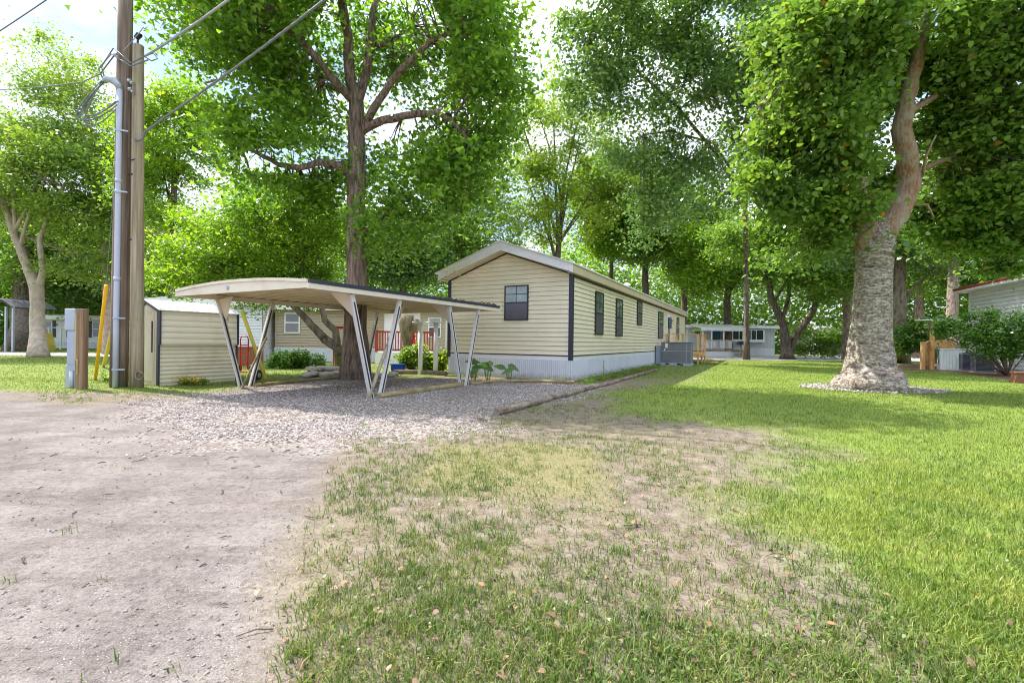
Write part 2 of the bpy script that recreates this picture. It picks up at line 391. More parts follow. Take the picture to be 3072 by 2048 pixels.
# ------------------------------------------------------------------ grass, pebbles, litter (stuff)
def scatter(n, y0, y1, p, wide=1.25, pad=1.0, xmin=-99, xmax=99):
    u = rg.random(n)
    y = (y0 ** (1 - p) + u * (y1 ** (1 - p) - y0 ** (1 - p))) ** (1 / (1 - p)) if p != 1 else y0 * (y1 / y0) ** u
    x = (rg.random(n) * 2 - 1) * (y * wide + pad)
    k = (x > xmin) & (x < xmax)
    return x[k], y[k]
def blocked(x, y):
    K = (1.69, 13.3); lx = .8835 * (x - K[0]) - .4683 * (y - K[1]); ly = .4683 * (x - K[0]) + .8835 * (y - K[1])
    return (lx > -4.3) & (lx < .05) & (ly > -.05) & (ly < 22.7)
def grassmat(name, stops, tr=.35):
    t = NT(name); g = t.new('ShaderNodeNewGeometry')
    col = t.ramp(g.outputs['Random Per Island'], stops)
    v = t.coord((1, 1, 1)); col = t.mix(1.0, col, t.ramp(t.noise(v, 1.6, 5, .65), [(.34, (.58, .70, .62)), (.5, (.95, .97, .95)), (.66, (1.28, 1.14, 1.15))]), 'MULTIPLY')
    t.base(col, .5, .25); trn = t.new('ShaderNodeBsdfTranslucent'); t.link(t.mix(1, col, (1.2, 1.25, .7), 'MULTIPLY'), trn.inputs['Color'])
    ms = t.new('ShaderNodeMixShader'); ms.inputs[0].default_value = tr
    t.link(t.b.outputs[0], ms.inputs[1]); t.link(trn.outputs[0], ms.inputs[2]); t.link(ms.outputs[0], t.out.inputs['Surface'])
    return t.m
def blades(name, x, y, h, w, mat, lean=.5, label=None, cat=None):
    n = len(x); th = rg.random(n) * 2 * np.pi; ph = th + np.pi / 2 + rg.normal(0, .4, n)
    z = height(x, y) - .004
    ln = h * lean * rg.random(n) ** .7
    b = np.stack([x, y, z], -1); d = np.stack([np.cos(th), np.sin(th), 0 * th], -1); s = np.stack([np.cos(ph), np.sin(ph), 0 * ph], -1)
    up = np.array([0, 0, 1.0]); W = w[:, None] / 2; Hh = h[:, None]; LN = ln[:, None]
    m = b + d * LN * .35 + up * Hh * .6; t = b + d * LN * 1.1 + up * Hh * (1 - .25 * (LN / Hh) ** 2)
    v = np.stack([b - s * W, b + s * W, m + s * W * .8, m - s * W * .8, t], 1).reshape(-1, 3)
    i = np.arange(n)[:, None] * 5
    o = np_mesh(name, v, 5, mat, None, False, faces=[i + np.array([0, 1, 2, 3]), i + np.array([3, 2, 4])])
    return tag(o, label, cat, None, 'stuff')
GM_L = grassmat('grass_lush', [(0, (.085, .14, .02)), (.45, (.165, .24, .036)), (.8, (.26, .32, .06)), (1, (.42, .39, .15))])
GM_S = grassmat('grass_sparse', [(0, (.055, .105, .018)), (.5, (.125, .195, .034)), (.8, (.20, .25, .058)), (1, (.36, .31, .15))])
GM_D = grassmat('grass_dry', [(0, (.13, .095, .05)), (.6, (.26, .215, .12)), (1, (.38, .33, .21))], .2)
# lush lawn
def lawn():
    X = []; Y = []
    for n, y0, y1, p in ((380000, 1.35, 12, 1.2), (190000, 11, 34, .9)):
        x, y = scatter(n, y0, y1, p); k = ~blocked(x, y); x, y = x[k], y[k]
        d, g, lu, pv, mu, st = regions(x, y)
        k = rg.random(len(x)) < lu ** 1.3 * (.45 + .55 * ss(.3, .55, fbm(x, y, 1.7))); X.append(x[k]); Y.append(y[k])
    x = np.concatenate(X); y = np.concatenate(Y)
    h = (.026 + .03 * rg.random(len(x))) * (.75 + .5 * fbm(x, y, .8)); w = np.maximum(.0045, y * .00075)
    blades('grass', x, y, h, w, GM_L, .9, 'mown green grass of the lawn', 'grass')
lawn()
def tufts():
    x, y = scatter(34000, 1.4, 11, 1.3); d, g, lu, pv, mu, st = regions(x, y)
    pr = (1 - .997 * ss(0, .5, d)) * (1 - .90 * g) * (1 - pv) * (1 - mu) * (ss(.36, .62, fbm(x + 3, y + 8, 1.15)) * .8 + .22) * (1 - .75 * ss(.4, .9, lu))
    k = (rg.random(len(x)) < pr) & ~blocked(x, y); x, y = x[k], y[k]; m = len(x)
    per = 8; cx = np.repeat(x, per); cy = np.repeat(y, per); sc = np.repeat(.6 + .8 * rg.random(m), per)
    cx = cx + rg.normal(0, .022, m * per) * sc; cy = cy + rg.normal(0, .022, m * per) * sc
    h = (.020 + .036 * rg.random(m * per) ** 1.6) * sc; w = np.maximum(.0035 + .002 * rg.random(m * per), cy * .0007)
    blades('grass_tufts', cx, cy, h, w, GM_S, 1.0, 'scattered green grass tufts on the bare soil', 'grass')
    # dry thatch lying flat
    x, y = scatter(150000, 1.4, 12, 1.3); d, g, lu, pv, mu, st = regions(x, y)
    k = (rg.random(len(x)) < (1 - d) * (1 - g) * (1 - pv) * (.25 + .75 * st) * (1 - .6 * lu)) & ~blocked(x, y); x, y = x[k], y[k]
    h = .010 + .026 * rg.random(len(x)); w = np.maximum(.0025, y * .0006)
    o = blades('dry_grass', x, y, h, w, GM_D, 2.0, 'dry straw coloured grass lying between the tufts', 'grass')
tufts()
def weeds():
    x, y = scatter(2600, 1.4, 11, 1.1); d, g, lu, pv, mu, st = regions(x, y); k = (rg.random(len(x)) < (1 - ss(0, .5, d)) * (1 - pv) * (1 - mu) * (.25 + .75 * ss(.5, .62, fbm(x + 51, y, 1.3)))) & ~blocked(x, y); x, y = x[k], y[k]; n = len(x)
    cx = np.repeat(x, 7) + rg.normal(0, .03, n * 7); cy = np.repeat(y, 7) + rg.normal(0, .03, n * 7); p = np.stack([cx, cy, height(cx, cy) + .012 + .025 * rg.random(n * 7)], -1)
    WEEDS.append((p, .009 + .012 * rg.random(n * 7)))
WEEDS = []; weeds()
def needles():
    n = 1500; c = G(610, 1158); x = c.x + rg.normal(0, .30, n) + .05; y = c.y + rg.normal(0, .075, n)
    o = blades('pine_needles', x, y, .004 + .008 * rg.random(n), .0022 + 0 * x, grassmat('dry_needles', [(0, (.10, .045, .03)), (.6, (.24, .115, .07)), (1, (.34, .22, .13))], .1), 9.0, 'drift of reddish brown pine needles on the track edge', 'needles')
needles()
def pebbles(name, x, y, r, mat, label, cat):
    n = len(x); base = np.array([[1,0,.1],[.3,.95,0],[-.8,.6,.1],[-.85,-.55,0],[.25,-.95,.1],[.1,.05,.75],[0,0,-.5]])
    fa = np.array([[0,1,5],[1,2,5],[2,3,5],[3,4,5],[4,0,5],[1,0,6],[2,1,6],[3,2,6],[4,3,6],[0,4,6]])
    th = rg.random(n) * 6.283; v = np.repeat(base[None], n, 0) * (1 + rg.normal(0, .18, (n, 7, 3)))
    c, s = np.cos(th)[:, None], np.sin(th)[:, None]
    vx = v[..., 0] * c - v[..., 1] * s * .75; vy = v[..., 0] * s + v[..., 1] * c * .75
    v = np.stack([vx, vy, v[..., 2]], -1) * r[:, None, None]
    v += np.stack([x, y, height(x, y) + r * .12], -1)[:, None]
    i = np.arange(n)[:, None, None] * 7
    o = np_mesh(name, v.reshape(-1, 3), 7, mat, None, False, faces=[(fa[None] + i).reshape(-1, 3)])
    return tag(o, label, cat, None, 'stuff')
def pebmat(name, stops):
    t = NT(name); g = t.new('ShaderNodeNewGeometry'); t.base(t.ramp(g.outputs['Random Per Island'], stops), .85, .2); return t.m
PM = pebmat('gravel_stone', [(0, (.15, .115, .10)), (.4, (.32, .27, .25)), (.8, (.44, .395, .375)), (1, (.60, .575, .56))])
x, y = scatter(200000, 4.0, 15, .9, .75, 1.0, -9, 4.5); d, g, lu, pv, mu, st = regions(x, y)
k = (rg.random(len(x)) < g * (.12 + .88 * ss(.36, .6, fbm(x, y + 31, .9)))) & ~blocked(x, y); x, y = x[k], y[k]
pebbles('gravel', x, y, .006 + .015 * rg.random(len(x)) ** 2.2, PM, 'loose grey crushed stone of the driveway', 'gravel')
x, y = scatter(34000, 1.4, 9, 1.3, 1.25, .5, -12, 1); d, g, lu, pv, mu, st = regions(x, y)
k = rg.random(len(x)) < d * .65 * ss(.35, .65, fbm(x + 77, y, 1.0)); x, y = x[k], y[k]
pebbles('sand_grit', x, y, .0018 + .0065 * rg.random(len(x)) ** 5, pebmat('grit_stone', [(0, (.10, .085, .075)), (.5, (.21, .185, .17)), (.9, (.32, .29, .27)), (1, (.48, .46, .44))]), 'small pebbles lying on the sandy track', 'gravel')
# leaf shapes -----------------------------------------------------------------
SH = {'diamond': np.array([[0, 0, 0], [.42, .27, .05], [1, 0, -.03], [.42, -.27, .05]]),
      'broad': np.array([[0, 0, 0], [.22, .34, .10], [.62, .29, .07], [1, 0, -.10], [.62, -.29, .07], [.22, -.34, .10]]),
      'maple': np.array([[0, 0, 0], [.12, .48, .09], [.48, .23, .02], [1, 0, -.09], [.48, -.23, .02], [.12, -.48, .09]])}
def leaf_verts(p, size, shape, upb=.6, flat=0.0):
    n = len(p); nn = rg.normal(0, 1, (n, 3)); nn[:, 2] = np.abs(nn[:, 2]) + upb
    nn /= np.linalg.norm(nn, axis=1)[:, None]
    a = rg.normal(0, 1, (n, 3)); a[:, 2] -= .35; a -= nn * (a * nn).sum(1)[:, None]; a /= np.linalg.norm(a, axis=1)[:, None] + 1e-9
    b = np.cross(nn, a); sh = SH[shape]; s = size[:, None, None]
    return (p[:, None] + (a[:, None] * sh[None, :, :1] + b[:, None] * sh[None, :, 1:2] + nn[:, None] * sh[None, :, 2:]) * s).reshape(-1, 3)
for p, sz in WEEDS: tag(np_mesh('clover', leaf_verts(p, sz, 'broad', 2.0), 6, leafmat('clover_leaf', (.05, .10, .02), (.115, .19, .035), None, .3)), 'small broad leaved weeds growing among the grass', 'weeds', None, 'stuff')
LM = leafmat('fallen_leaf', (.07, .042, .028), (.24, .145, .09), (.44, .17, .05), .12, .6)
x, y = scatter(5200, 1.4, 9, 1.15, 1.2, 0, -1.6, 7); d, g, lu, pv, mu, st = regions(x, y)
k = rg.random(len(x)) < (1 - d) * (1 - .8 * lu) * .6; x, y = x[k], y[k]
p = np.stack([x, y, height(x, y) + .012 + .02 * rg.random(len(x))], -1)
tag(np_mesh('fallen_leaves', leaf_verts(p, .008 + .036 * rg.random(len(x)) ** 5, 'broad', 2.5), 6, LM), 'brown and orange fallen leaves lying in the thin grass', 'leaves', None, 'stuff')
tw = MB()
for k in range(260):
    x0 = random.uniform(-5.5, 3); y0 = random.uniform(1.6, 7.5); a = random.uniform(0, 6.3); l = .02 + .11 * random.random() ** 2.5
    z = .008
    tw.tube([(x0, y0, z), (x0 + math.cos(a) * l * .5, y0 + math.sin(a) * l * .5, z + .006), (x0 + math.cos(a + .2) * l, y0 + math.sin(a + .2) * l, z)], [.003, .0038, .0015], 5)
tag(tw.build('twigs', B['dark']), 'short dark twigs scattered on the track and soil', 'twigs', None, 'stuff')
# ------------------------------------------------------------------ trees
def bezpath(p0, p1, bend, n=6):
    p0 = Vector(p0); p1 = Vector(p1); m = (p0 + p1) / 2 + Vector(bend)
    return [p0 * (1 - t) ** 2 + m * 2 * t * (1 - t) + p1 * t * t for t in [k / (n - 1) for k in range(n)]]
def crown(blobs, n, clump, keep=None, nclump=None, flat=.55, shell=.35):
    """blobs: (cx,cy,cz,rx,ry,rz); returns leaf points and clump centres."""
    vol = np.array([b[3] * b[4] * b[5] for b in blobs]) ** .8; vol /= vol.sum()
    pts = []; cc = []
    for b, f in zip(blobs, vol):
        m = max(4, int((nclump or n / 230) * f)); d = rg.normal(0, 1, (m, 3)); d /= np.linalg.norm(d, axis=1)[:, None]
        r = (shell ** 3 + rg.random(m) * (1 - shell ** 3)) ** (1 / 3)
        c = np.array(b[:3]) + d * r[:, None] * np.array(b[3:6]) * .92
        k = max(1, int(n * f / m)); sz = clump * (.55 + .9 * rg.random(m))
        q = rg.normal(0, .5, (m, k, 3)) * np.array([1, 1, flat]) * sz[:, None, None]
        q[..., 2] -= .12 * (q[..., 0] ** 2 + q[..., 1] ** 2) / clump
        pts.append((c[:, None] + q).reshape(-1, 3)); cc.append(c)
    pts = np.concatenate(pts)
    if keep is not None: pts = pts[keep(pts)]
    return pts, cc
def tree(name, label, trunk, tr, limbs, blobs, n, leaf, bark, size, clump=.7, shape='diamond', group=None, auto=True, keep=None,
         nclump=None, sides=9, twigs=True, rough=.05, shell=.35, flat=.55, flare=1.35, limbmat=None, upb=.6, cat='tree', mod=None):
    base = Vector(trunk[0]); root = thing(name, label, cat, base, 0, group)
    mb = MB(); npt = len(trunk); trunk = [Vector(p) for p in trunk]
    # resample trunk
    path = []; rads = []
    for k in range(npt - 1):
        for q in range(4):
            t = q / 4; path.append(trunk[k].lerp(trunk[k + 1], t) + Vector((random.uniform(-1, 1), random.uniform(-1, 1), 0)) * tr[k] * (.07 if mod is None else .012)); rads.append(tr[k] * (1 - t) + tr[k + 1] * t)
    path.append(trunk[-1]); rads.append(tr[-1])
    path[0] = trunk[0] - Vector((0, 0, .15)); rads[0] *= flare; rads[1] *= 1 + (flare - 1) * .3
    mb.tube(path, rads, sides, rough, True, mod)
    segs = []
    lm = mb if limbmat is None else MB()
    for pts, r0, r1 in limbs:
        pts = [Vector(p) for p in pts]; q = []
        for k in range(len(pts) - 1):
            for s_ in range(3): q.append(pts[k].lerp(pts[k + 1], s_ / 3) + Vector((random.uniform(-1, 1), random.uniform(-1, 1), random.uniform(-1, 1))) * r0 * .12)
        q.append(pts[-1]); nq = len(q)
        lm.tube(q, [r0 + (r1 - r0) * k / (nq - 1) for k in range(nq)], 7, rough); segs.append(q)
    pts, cc = crown(blobs, n, clump, keep, nclump, flat, shell)
    for b, cs in zip(blobs, cc):
        bc = Vector(b[:3])
        if auto:
            t = random.uniform(.5, .92); st = path[int(t * (len(path) - 1))]; L_ = (bc - st).length
            q = bezpath(st, bc + Vector((0, 0, b[5] * .25)), (random.uniform(-.1, .1) * L_, random.uniform(-.1, .1) * L_, -.06 * L_), 7)
            r0 = min(tr[0] * .4, .02 + L_ * .018); mb.tube(q, [r0 * (1 - .75 * k / 6) for k in range(7)], 6, rough); sg = [q]
        else: sg = segs or [path]
        if twigs:
            for c in cs[:70]:
                c = Vector(c); best = min((p for s_ in sg for p in s_[len(s_) // 3:]), key=lambda p: (p - c).length)
                d = (c - best).length
                if d > 6: continue
                mb.tube(bezpath(best, c, (random.uniform(-.1, .1) * d, random.uniform(-.1, .1) * d, .1 * d), 4), [.012 + .006 * d, .009 + .004 * d, .008, .004], 4, 0, False)
    mb.build('trunk', bark, root, True, True)
    if limbmat is not None: lm.build('limb', limbmat, root, True, True)
    v = leaf_verts(pts - np.array(base), size * (.6 + .7 * rg.random(len(pts))), shape, upb)
    np_mesh('crown', v, len(SH[shape]), leaf, root)
    return root
def D3(pts, Ys): return [P(u, v, Y) for (u, v), Y in zip(pts, Ys)]
def eb(u, v, Y, ru, rv, rd):
    """ellipsoid blob centred at photo pixel (u,v), radii in photo px (u, v) and metres (depth)."""
    p = P(u, v, Y); k = S / F * Y
    return (p.x, p.y, p.z, ru * k, rd, rv * k)
# big brown-barked tree behind the carport
Y1 = 13.0
b1 = G(815, 870)
def limb_gap(p):
    u = (p[:, 0] / p[:, 1] * F + 1536) / S; v = (1023.5 - (p[:, 2] - H) / p[:, 1] * F) / S
    q = np.minimum(((u - 860) / 165) ** 2 + ((v - 130) / 190) ** 2, ((u - 660) / 120) ** 2 + ((v - 375) / 32) ** 2)
    return (q > 1) | (rg.random(len(p)) < np.where(p[:, 1] > 13.6, .75, .12))
tree('maple_tree', 'tall tree with ridged dark brown trunk rising behind the carport', [b1, P(818, 640, Y1), P(818, 450, Y1), P(820, 310, Y1), P(818, 235, Y1)], [.36, .27, .245, .23, .20],
     [(D3([(818, 240), (806, 190), (800, 90), (775, -60), (770, -200)], [Y1, Y1, Y1 - .3, Y1 - .6, Y1 - .8]), .17, .09),
      (D3([(820, 240), (845, 160), (852, 70), (870, -40), (860, -160)], [Y1, Y1 + .3, Y1 + .5, Y1 + .7, Y1 + 1]), .15, .07),
      (D3([(850, 110), (895, 98), (940, 60)], [Y1 + .4, Y1 + .3, Y1 + .2]), .09, .05),
      (D3([(836, 290), (870, 230), (915, 165), (990, 95), (1050, 65)], [Y1, Y1 - .4, Y1 - .7, Y1 - 1, Y1 - 1.3]), .12, .05),
      (D3([(830, 298), (880, 275), (950, 262), (1000, 258), (1040, 278), (1075, 320)], [Y1, Y1 - .3, Y1 - .6, Y1 - .9, Y1 - 1.1, Y1 - 1.2]), .13, .04),
      (D3([(812, 230), (775, 195), (730, 135), (690, 90), (640, 60)], [Y1, Y1 - .5, Y1 - 1, Y1 - 1.4, Y1 - 1.6]), .13, .05),
      (D3([(815, 220), (745, 195), (720, 140), (560, 170), (470, 190)], [Y1, Y1 + .4, Y1 + .7, Y1 + 1, Y1 + 1.2]), .07, .03),
      (D3([(808, 405), (780, 380), (735, 372), (690, 386), (640, 378), (590, 350), (530, 322)], [Y1, Y1 - .3, Y1 - .6, Y1 - .8, Y1 - 1, Y1 - 1.1, Y1 - 1.2]), .12, .035),
      (D3([(822, 545), (850, 520), (880, 500)], [Y1, Y1 - .3, Y1 - .5]), .05, .02)],
     [eb(880, 20, 12.6, 210, 130, 3), eb(1080, 70, 12.2, 130, 150, 2.4), eb(1130, 200, 12.4, 70, 150, 1.8), eb(960, 160, 13.5, 120, 80, 1.6), eb(640, 60, 12, 190, 110, 2.6), eb(480, 50, 12.3, 130, 100, 2.2), eb(720, -20, 13, 260, 60, 3),
      eb(640, 330, 12.2, 110, 120, 1.6), eb(570, 300, 12, 60, 60, 1.2), eb(720, 250, 14, 120, 110, 1.6), eb(1010, 430, 12.6, 110, 110, 1.7), eb(900, 510, 12.8, 110, 70, 1.5), eb(1080, 330, 12.6, 100, 100, 1.6), eb(640, 450, 13.4, 130, 60, 1.5), eb(760, 440, 14, 80, 70, 1.2), eb(870, 360, 14, 60, 60, 1)],
     66000, L['maple'], B['brown'], .14, .82, 'maple', auto=False, nclump=560, sides=14, rough=.07, flare=1.35, keep=limb_gap)
# crooked small tree beside it
Y2 = 14.6
tree('crape_myrtle', 'low crooked tree with two bent trunks beside the tan home', [G(780, 852), P(778, 800, Y2), P(745, 778, Y2)], [.17, .15, .14],
     [(D3([(748, 780), (715, 745), (690, 718), (660, 690), (620, 660), (560, 630)], [Y2] * 4 + [Y2 - .3, Y2 - .6]), .13, .05),
      (D3([(775, 795), (772, 760), (745, 735), (738, 700), (730, 650), (690, 600), (640, 560)], [Y2] * 5 + [Y2 - .2] * 2), .12, .04)],
     [eb(470, 600, 13.6, 120, 60, 1.6), eb(600, 580, 14, 130, 75, 1.8), eb(720, 560, 14.6, 110, 80, 1.7), eb(560, 520, 14.4, 120, 50, 1.5), eb(410, 640, 13.6, 70, 40, 1.2), eb(640, 680, 14.6, 110, 38, 1.2), eb(450, 520, 15, 70, 40, 1.3), eb(720, 650, 15, 60, 40, 1)],
     42000, L['bright'], B['moss'], .105, .5, 'diamond', auto=False, nclump=210)
# left side
tree('pale_trunk_tree', 'pale smooth tree forking in two above the left lawn', [G(88, 820), P(88, 740, 24.4), P(84, 660, 24.4), P(62, 610, 24.4), P(30, 530, 24.4), P(0, 440, 24.2), P(-40, 340, 24)], [.36, .31, .29, .19, .16, .13, .08],
     [(D3([(88, 665), (98, 620), (92, 550), (108, 500), (150, 420)], [24.4] * 5), .17, .07), (D3([(32, 535), (60, 480), (90, 400)], [24.3] * 3), .1, .05)],
     [eb(20, 330, 24, 110, 80, 3.5), eb(120, 400, 24, 110, 90, 3), eb(20, 470, 26, 90, 50, 2.4), eb(190, 500, 25, 80, 60, 2.4), eb(200, 600, 26, 80, 45, 2.2), eb(-20, 420, 24, 70, 80, 3)],
     30000, L['feather'], B['pale'], .20, .95, nclump=170, sides=12)
tree('dark_trunk_tree', 'dark trunked tree at the far left beside the lattice fence', [G(52, 806), P(52, 700, 36), P(56, 600, 36), P(70, 450, 36)], [.75, .62, .5, .3], [],
     [eb(40, 520, 36, 120, 80, 4), eb(120, 600, 37, 90, 60, 3.5), eb(-30, 620, 36, 70, 60, 3)], 16000, L['mid'], B['dark'], .28, 1.2, sides=10)
tree('locust_tree', 'tall feathery tree standing against the white sky at upper left', [G(250, 812), P(245, 600, 26), P(220, 400, 26), P(190, 200, 26)], [.28, .2, .15, .06], [],
     [eb(150, 150, 26, 65, 60, 2.6), eb(190, 230, 26, 70, 60, 2.6), eb(110, 210, 25.6, 40, 50, 2), eb(210, 320, 26, 120, 70, 3), eb(280, 420, 26.4, 90, 80, 3), eb(120, 320, 26, 80, 50, 2.6), eb(230, 520, 27, 120, 70, 3), eb(330, 560, 27, 80, 80, 3)],
     42000, L['feather'], B['pale'], .17, .95, nclump=230, flat=.5)
tree('elm_tree', 'leafy yellow green tree behind the two poles', [G(395, 822), P(395, 640, 22.5), P(400, 450, 22.5), P(400, 330, 22.5)], [.24, .18, .13, .07], [],
     [eb(400, 260, 22.5, 70, 70, 2.4), eb(440, 350, 22.5, 60, 70, 2.2), eb(370, 380, 22.5, 70, 70, 2.3), eb(360, 470, 22, 60, 50, 2), eb(430, 230, 22.5, 60, 45, 2), eb(330, 320, 23, 50, 60, 2)],
     24000, L['bright'], B['dark'], .17, .8, nclump=150)
FAR = 'trees in the woods behind the homes'
far = [  # u, vbase, Y, trunk top v, radius, blobs, leaf, label
 (1285, 800, 47, 420, .42, [(1240, 300, 100, 110), (1330, 360, 110, 110), (1200, 420, 110, 100), (1270, 220, 60, 80), (1350, 490, 110, 80), (1180, 520, 100, 70), (1260, 430, 90, 90), (1340, 260, 80, 90), (1180, 250, 70, 80), (1390, 420, 80, 90)], 'pale', 'pale green tree with a brown trunk rising directly behind the roof ridge'),
 (1070, 800, 42, 450, .3, [(1010, 420, 90, 90), (1090, 460, 110, 110), (980, 560, 110, 70), (1120, 570, 100, 70), (1060, 350, 90, 70)], 'mid', 'tree with thin upright stems behind the roof gap left of the gable'),
 (1488, 800, 50, 480, .42, [(1450, 430, 90, 80), (1530, 480, 90, 80), (1480, 560, 90, 60)], 'mid', 'straight trunked tree rising above the middle of the long roof'),
 (1405, 800, 52, 470, .3, [(1390, 440, 90, 90), (1420, 540, 80, 60)], 'bright', 'slender twin stemmed tree left of the roof vent'),
 (1570, 805, 52, 420, .38, [(1560, 520, 80, 80), (1610, 600, 80, 60)], 'mid', 'dark straight tree standing beyond the far end of the long roof'),
 (930, 800, 40, 480, .3, [(890, 540, 100, 70), (960, 600, 90, 60), (870, 620, 90, 60)], 'dark', 'dark leafy tree filling the gap right of the brown trunk'),
 (690, 800, 38, 420, .3, [(640, 470, 110, 70), (730, 520, 110, 80), (600, 560, 90, 60)], 'mid', 'green tree behind the crooked tree, left of the brown trunk'),
 (480, 806, 38, 480, .3, [(430, 560, 90, 70), (510, 570, 80, 60), (420, 640, 80, 50)], 'mid', 'green tree in the gap above the carport'),
 (300, 806, 40, 500, .3, [(250, 580, 100, 70), (330, 640, 90, 60), (190, 650, 90, 60)], 'dark', 'shaded tree behind the white home at left'),
 (140, 806, 44, 520, .35, [(130, 600, 100, 60), (60, 660, 110, 50), (200, 680, 110, 40)], 'mid', 'broad tree behind the roof of the white home at left'),
 (1672, 812, 46, 560, .4, [(1640, 540, 80, 70), (1720, 600, 90, 60), (1620, 640, 60, 40)], 'bright', 'tree with a forked trunk before the porch of the grey home'),
 (1950, 816, 37, 480, .42, [(1900, 520, 90, 80), (1990, 600, 90, 70), (1880, 640, 80, 50)], 'mid', 'leaning tan trunked tree just left of the sycamore trunk'),
 (2110, 816, 46, 500, .45, [(2130, 560, 110, 80), (2060, 620, 90, 60), (2210, 600, 90, 70)], 'bright', 'reddish pine trunk tree seen right of the sycamore'),
 (2185, 818, 40, 380, .46, [(2200, 430, 110, 100), (2260, 540, 100, 80), (2140, 480, 80, 80)], 'mid', 'tall straight pale pine behind the wooden gate'),
 (2300, 812, 44, 420, .4, [(2300, 480, 110, 110), (2360, 590, 100, 90), (2250, 640, 80, 50)], 'dark', 'dark tree behind the white house at the right edge'),
]
for u, vb, Y, vt, r, bl, lf, lab in far:
    b = P(u, vb, Y); b.z = 0; top = P(u + random.uniform(-25, 25), vt, Y)
    mid = P(u + random.uniform(-6, 6), (vb + vt) / 2, Y)
    tree('woodland_tree', lab, [b, mid, top], [r, r * .8, r * .35], [], [eb(a, c, Y - 1, d, e, max(2.5, d * .03)) for a, c, d, e in bl],
         30000, L[lf], B['pine'] if u in (2110, 2185, 1950) else B['dark'], max(.24, Y * .0068), 1.5, nclump=150, group=FAR)
# dark canopy trees over the middle right
tree('oak_tree', 'tall dark leaved oak whose canopy hangs above the long roof', [P(1715, 825, 34) * 1, P(1714, 640, 34), P(1712, 480, 33), P(1690, 250, 30)], [.19, .16, .15, .12],
     [(D3([(1712, 470), (1650, 360), (1560, 250), (1450, 150), (1350, 110)], [33, 30, 27, 25, 24]), .13, .05), (D3([(1700, 350), (1740, 300), (1820, 240), (1900, 150)], [32, 29, 27, 25]), .16, .05), (D3([(1690, 260), (1640, 150), (1560, 60)], [30, 27, 25]), .15, .06), (D3([(1700, 420), (1640, 330), (1540, 300), (1480, 310)], [33, 30, 27, 26]), .1, .04)],
     [eb(1380, 60, 24, 100, 90, 3), eb(1500, 40, 24, 120, 80, 3), eb(1640, 60, 25, 140, 90, 3.4), eb(1800, 60, 26, 130, 100, 3.4), eb(1340, 170, 24, 60, 80, 2.2), eb(1430, 210, 24, 80, 70, 2.4), eb(1560, 200, 25, 110, 90, 3), eb(1700, 230, 26, 90, 80, 3), eb(1440, 330, 25, 60, 70, 2.2), eb(1500, 400, 26, 70, 110, 2.4), eb(1600, 350, 26, 70, 60, 2.4), eb(1850, 230, 27, 90, 100, 3), eb(1940, 120, 26, 90, 110, 3), eb(1470, 510, 27, 45, 55, 1.8), eb(1800, 390, 29, 70, 60, 2.4), eb(1690, 330, 27, 55, 50, 2), eb(1640, 440, 29, 60, 50, 2), eb(1720, 440, 30, 60, 50, 2), eb(1560, 480, 30, 60, 60, 2)],
     68000, L['dark'], B['dark'], .185, 1.05, 'broad', auto=False, nclump=400)
tree('forked_tree', 'dark V shaped tree with leaning stems before the grey home', [G(1808, 824), P(1806, 800, 38), P(1800, 750, 38), P(1770, 680, 38), P(1765, 600, 38), P(1758, 540, 37.6)], [.5, .4, .3, .24, .2, .12],
     [(D3([(1812, 810), (1830, 770), (1865, 720), (1885, 660), (1880, 600)], [38, 38, 38, 37.7, 37]), .3, .14), (D3([(1795, 740), (1812, 680), (1812, 620), (1835, 560)], [38, 38, 38, 37.5]), .17, .09), (D3([(1768, 640), (1730, 600), (1700, 570)], [38, 37.6, 37]), .14, .06)],
     [eb(1740, 520, 36, 90, 60, 3), eb(1830, 500, 36, 90, 80, 3), eb(1880, 560, 36, 70, 60, 2.6), eb(1680, 560, 36, 70, 50, 2.6), eb(1790, 610, 37, 90, 40, 2.4), eb(1890, 640, 37, 50, 40, 2)],
     26000, L['mid'], B['dark'], .24, 1.0, nclump=130)
tree('mossy_oak_tree', 'knobbly mossy oak trunk standing right behind the sycamore', [G(2066, 832), P(2064, 760, 27), P(2062, 690, 27), P(2064, 600, 27), P(2070, 480, 27)], [.5, .42, .42, .32, .2],
     [(D3([(2075, 700), (2095, 660), (2125, 640)], [27, 27, 26.8]), .13, .06), (D3([(2050, 690), (2040, 650), (2045, 610)], [27, 26.8, 26.6]), .14, .08)],
     [eb(2050, 480, 26, 90, 80, 3), eb(2140, 520, 26, 80, 70, 3), eb(2110, 590, 26.5, 80, 40, 2.4), eb(1970, 560, 27, 60, 60, 2.2)], 18000, L['dark'], B['moss'], .2, .9, nclump=90, sides=12, rough=.12)
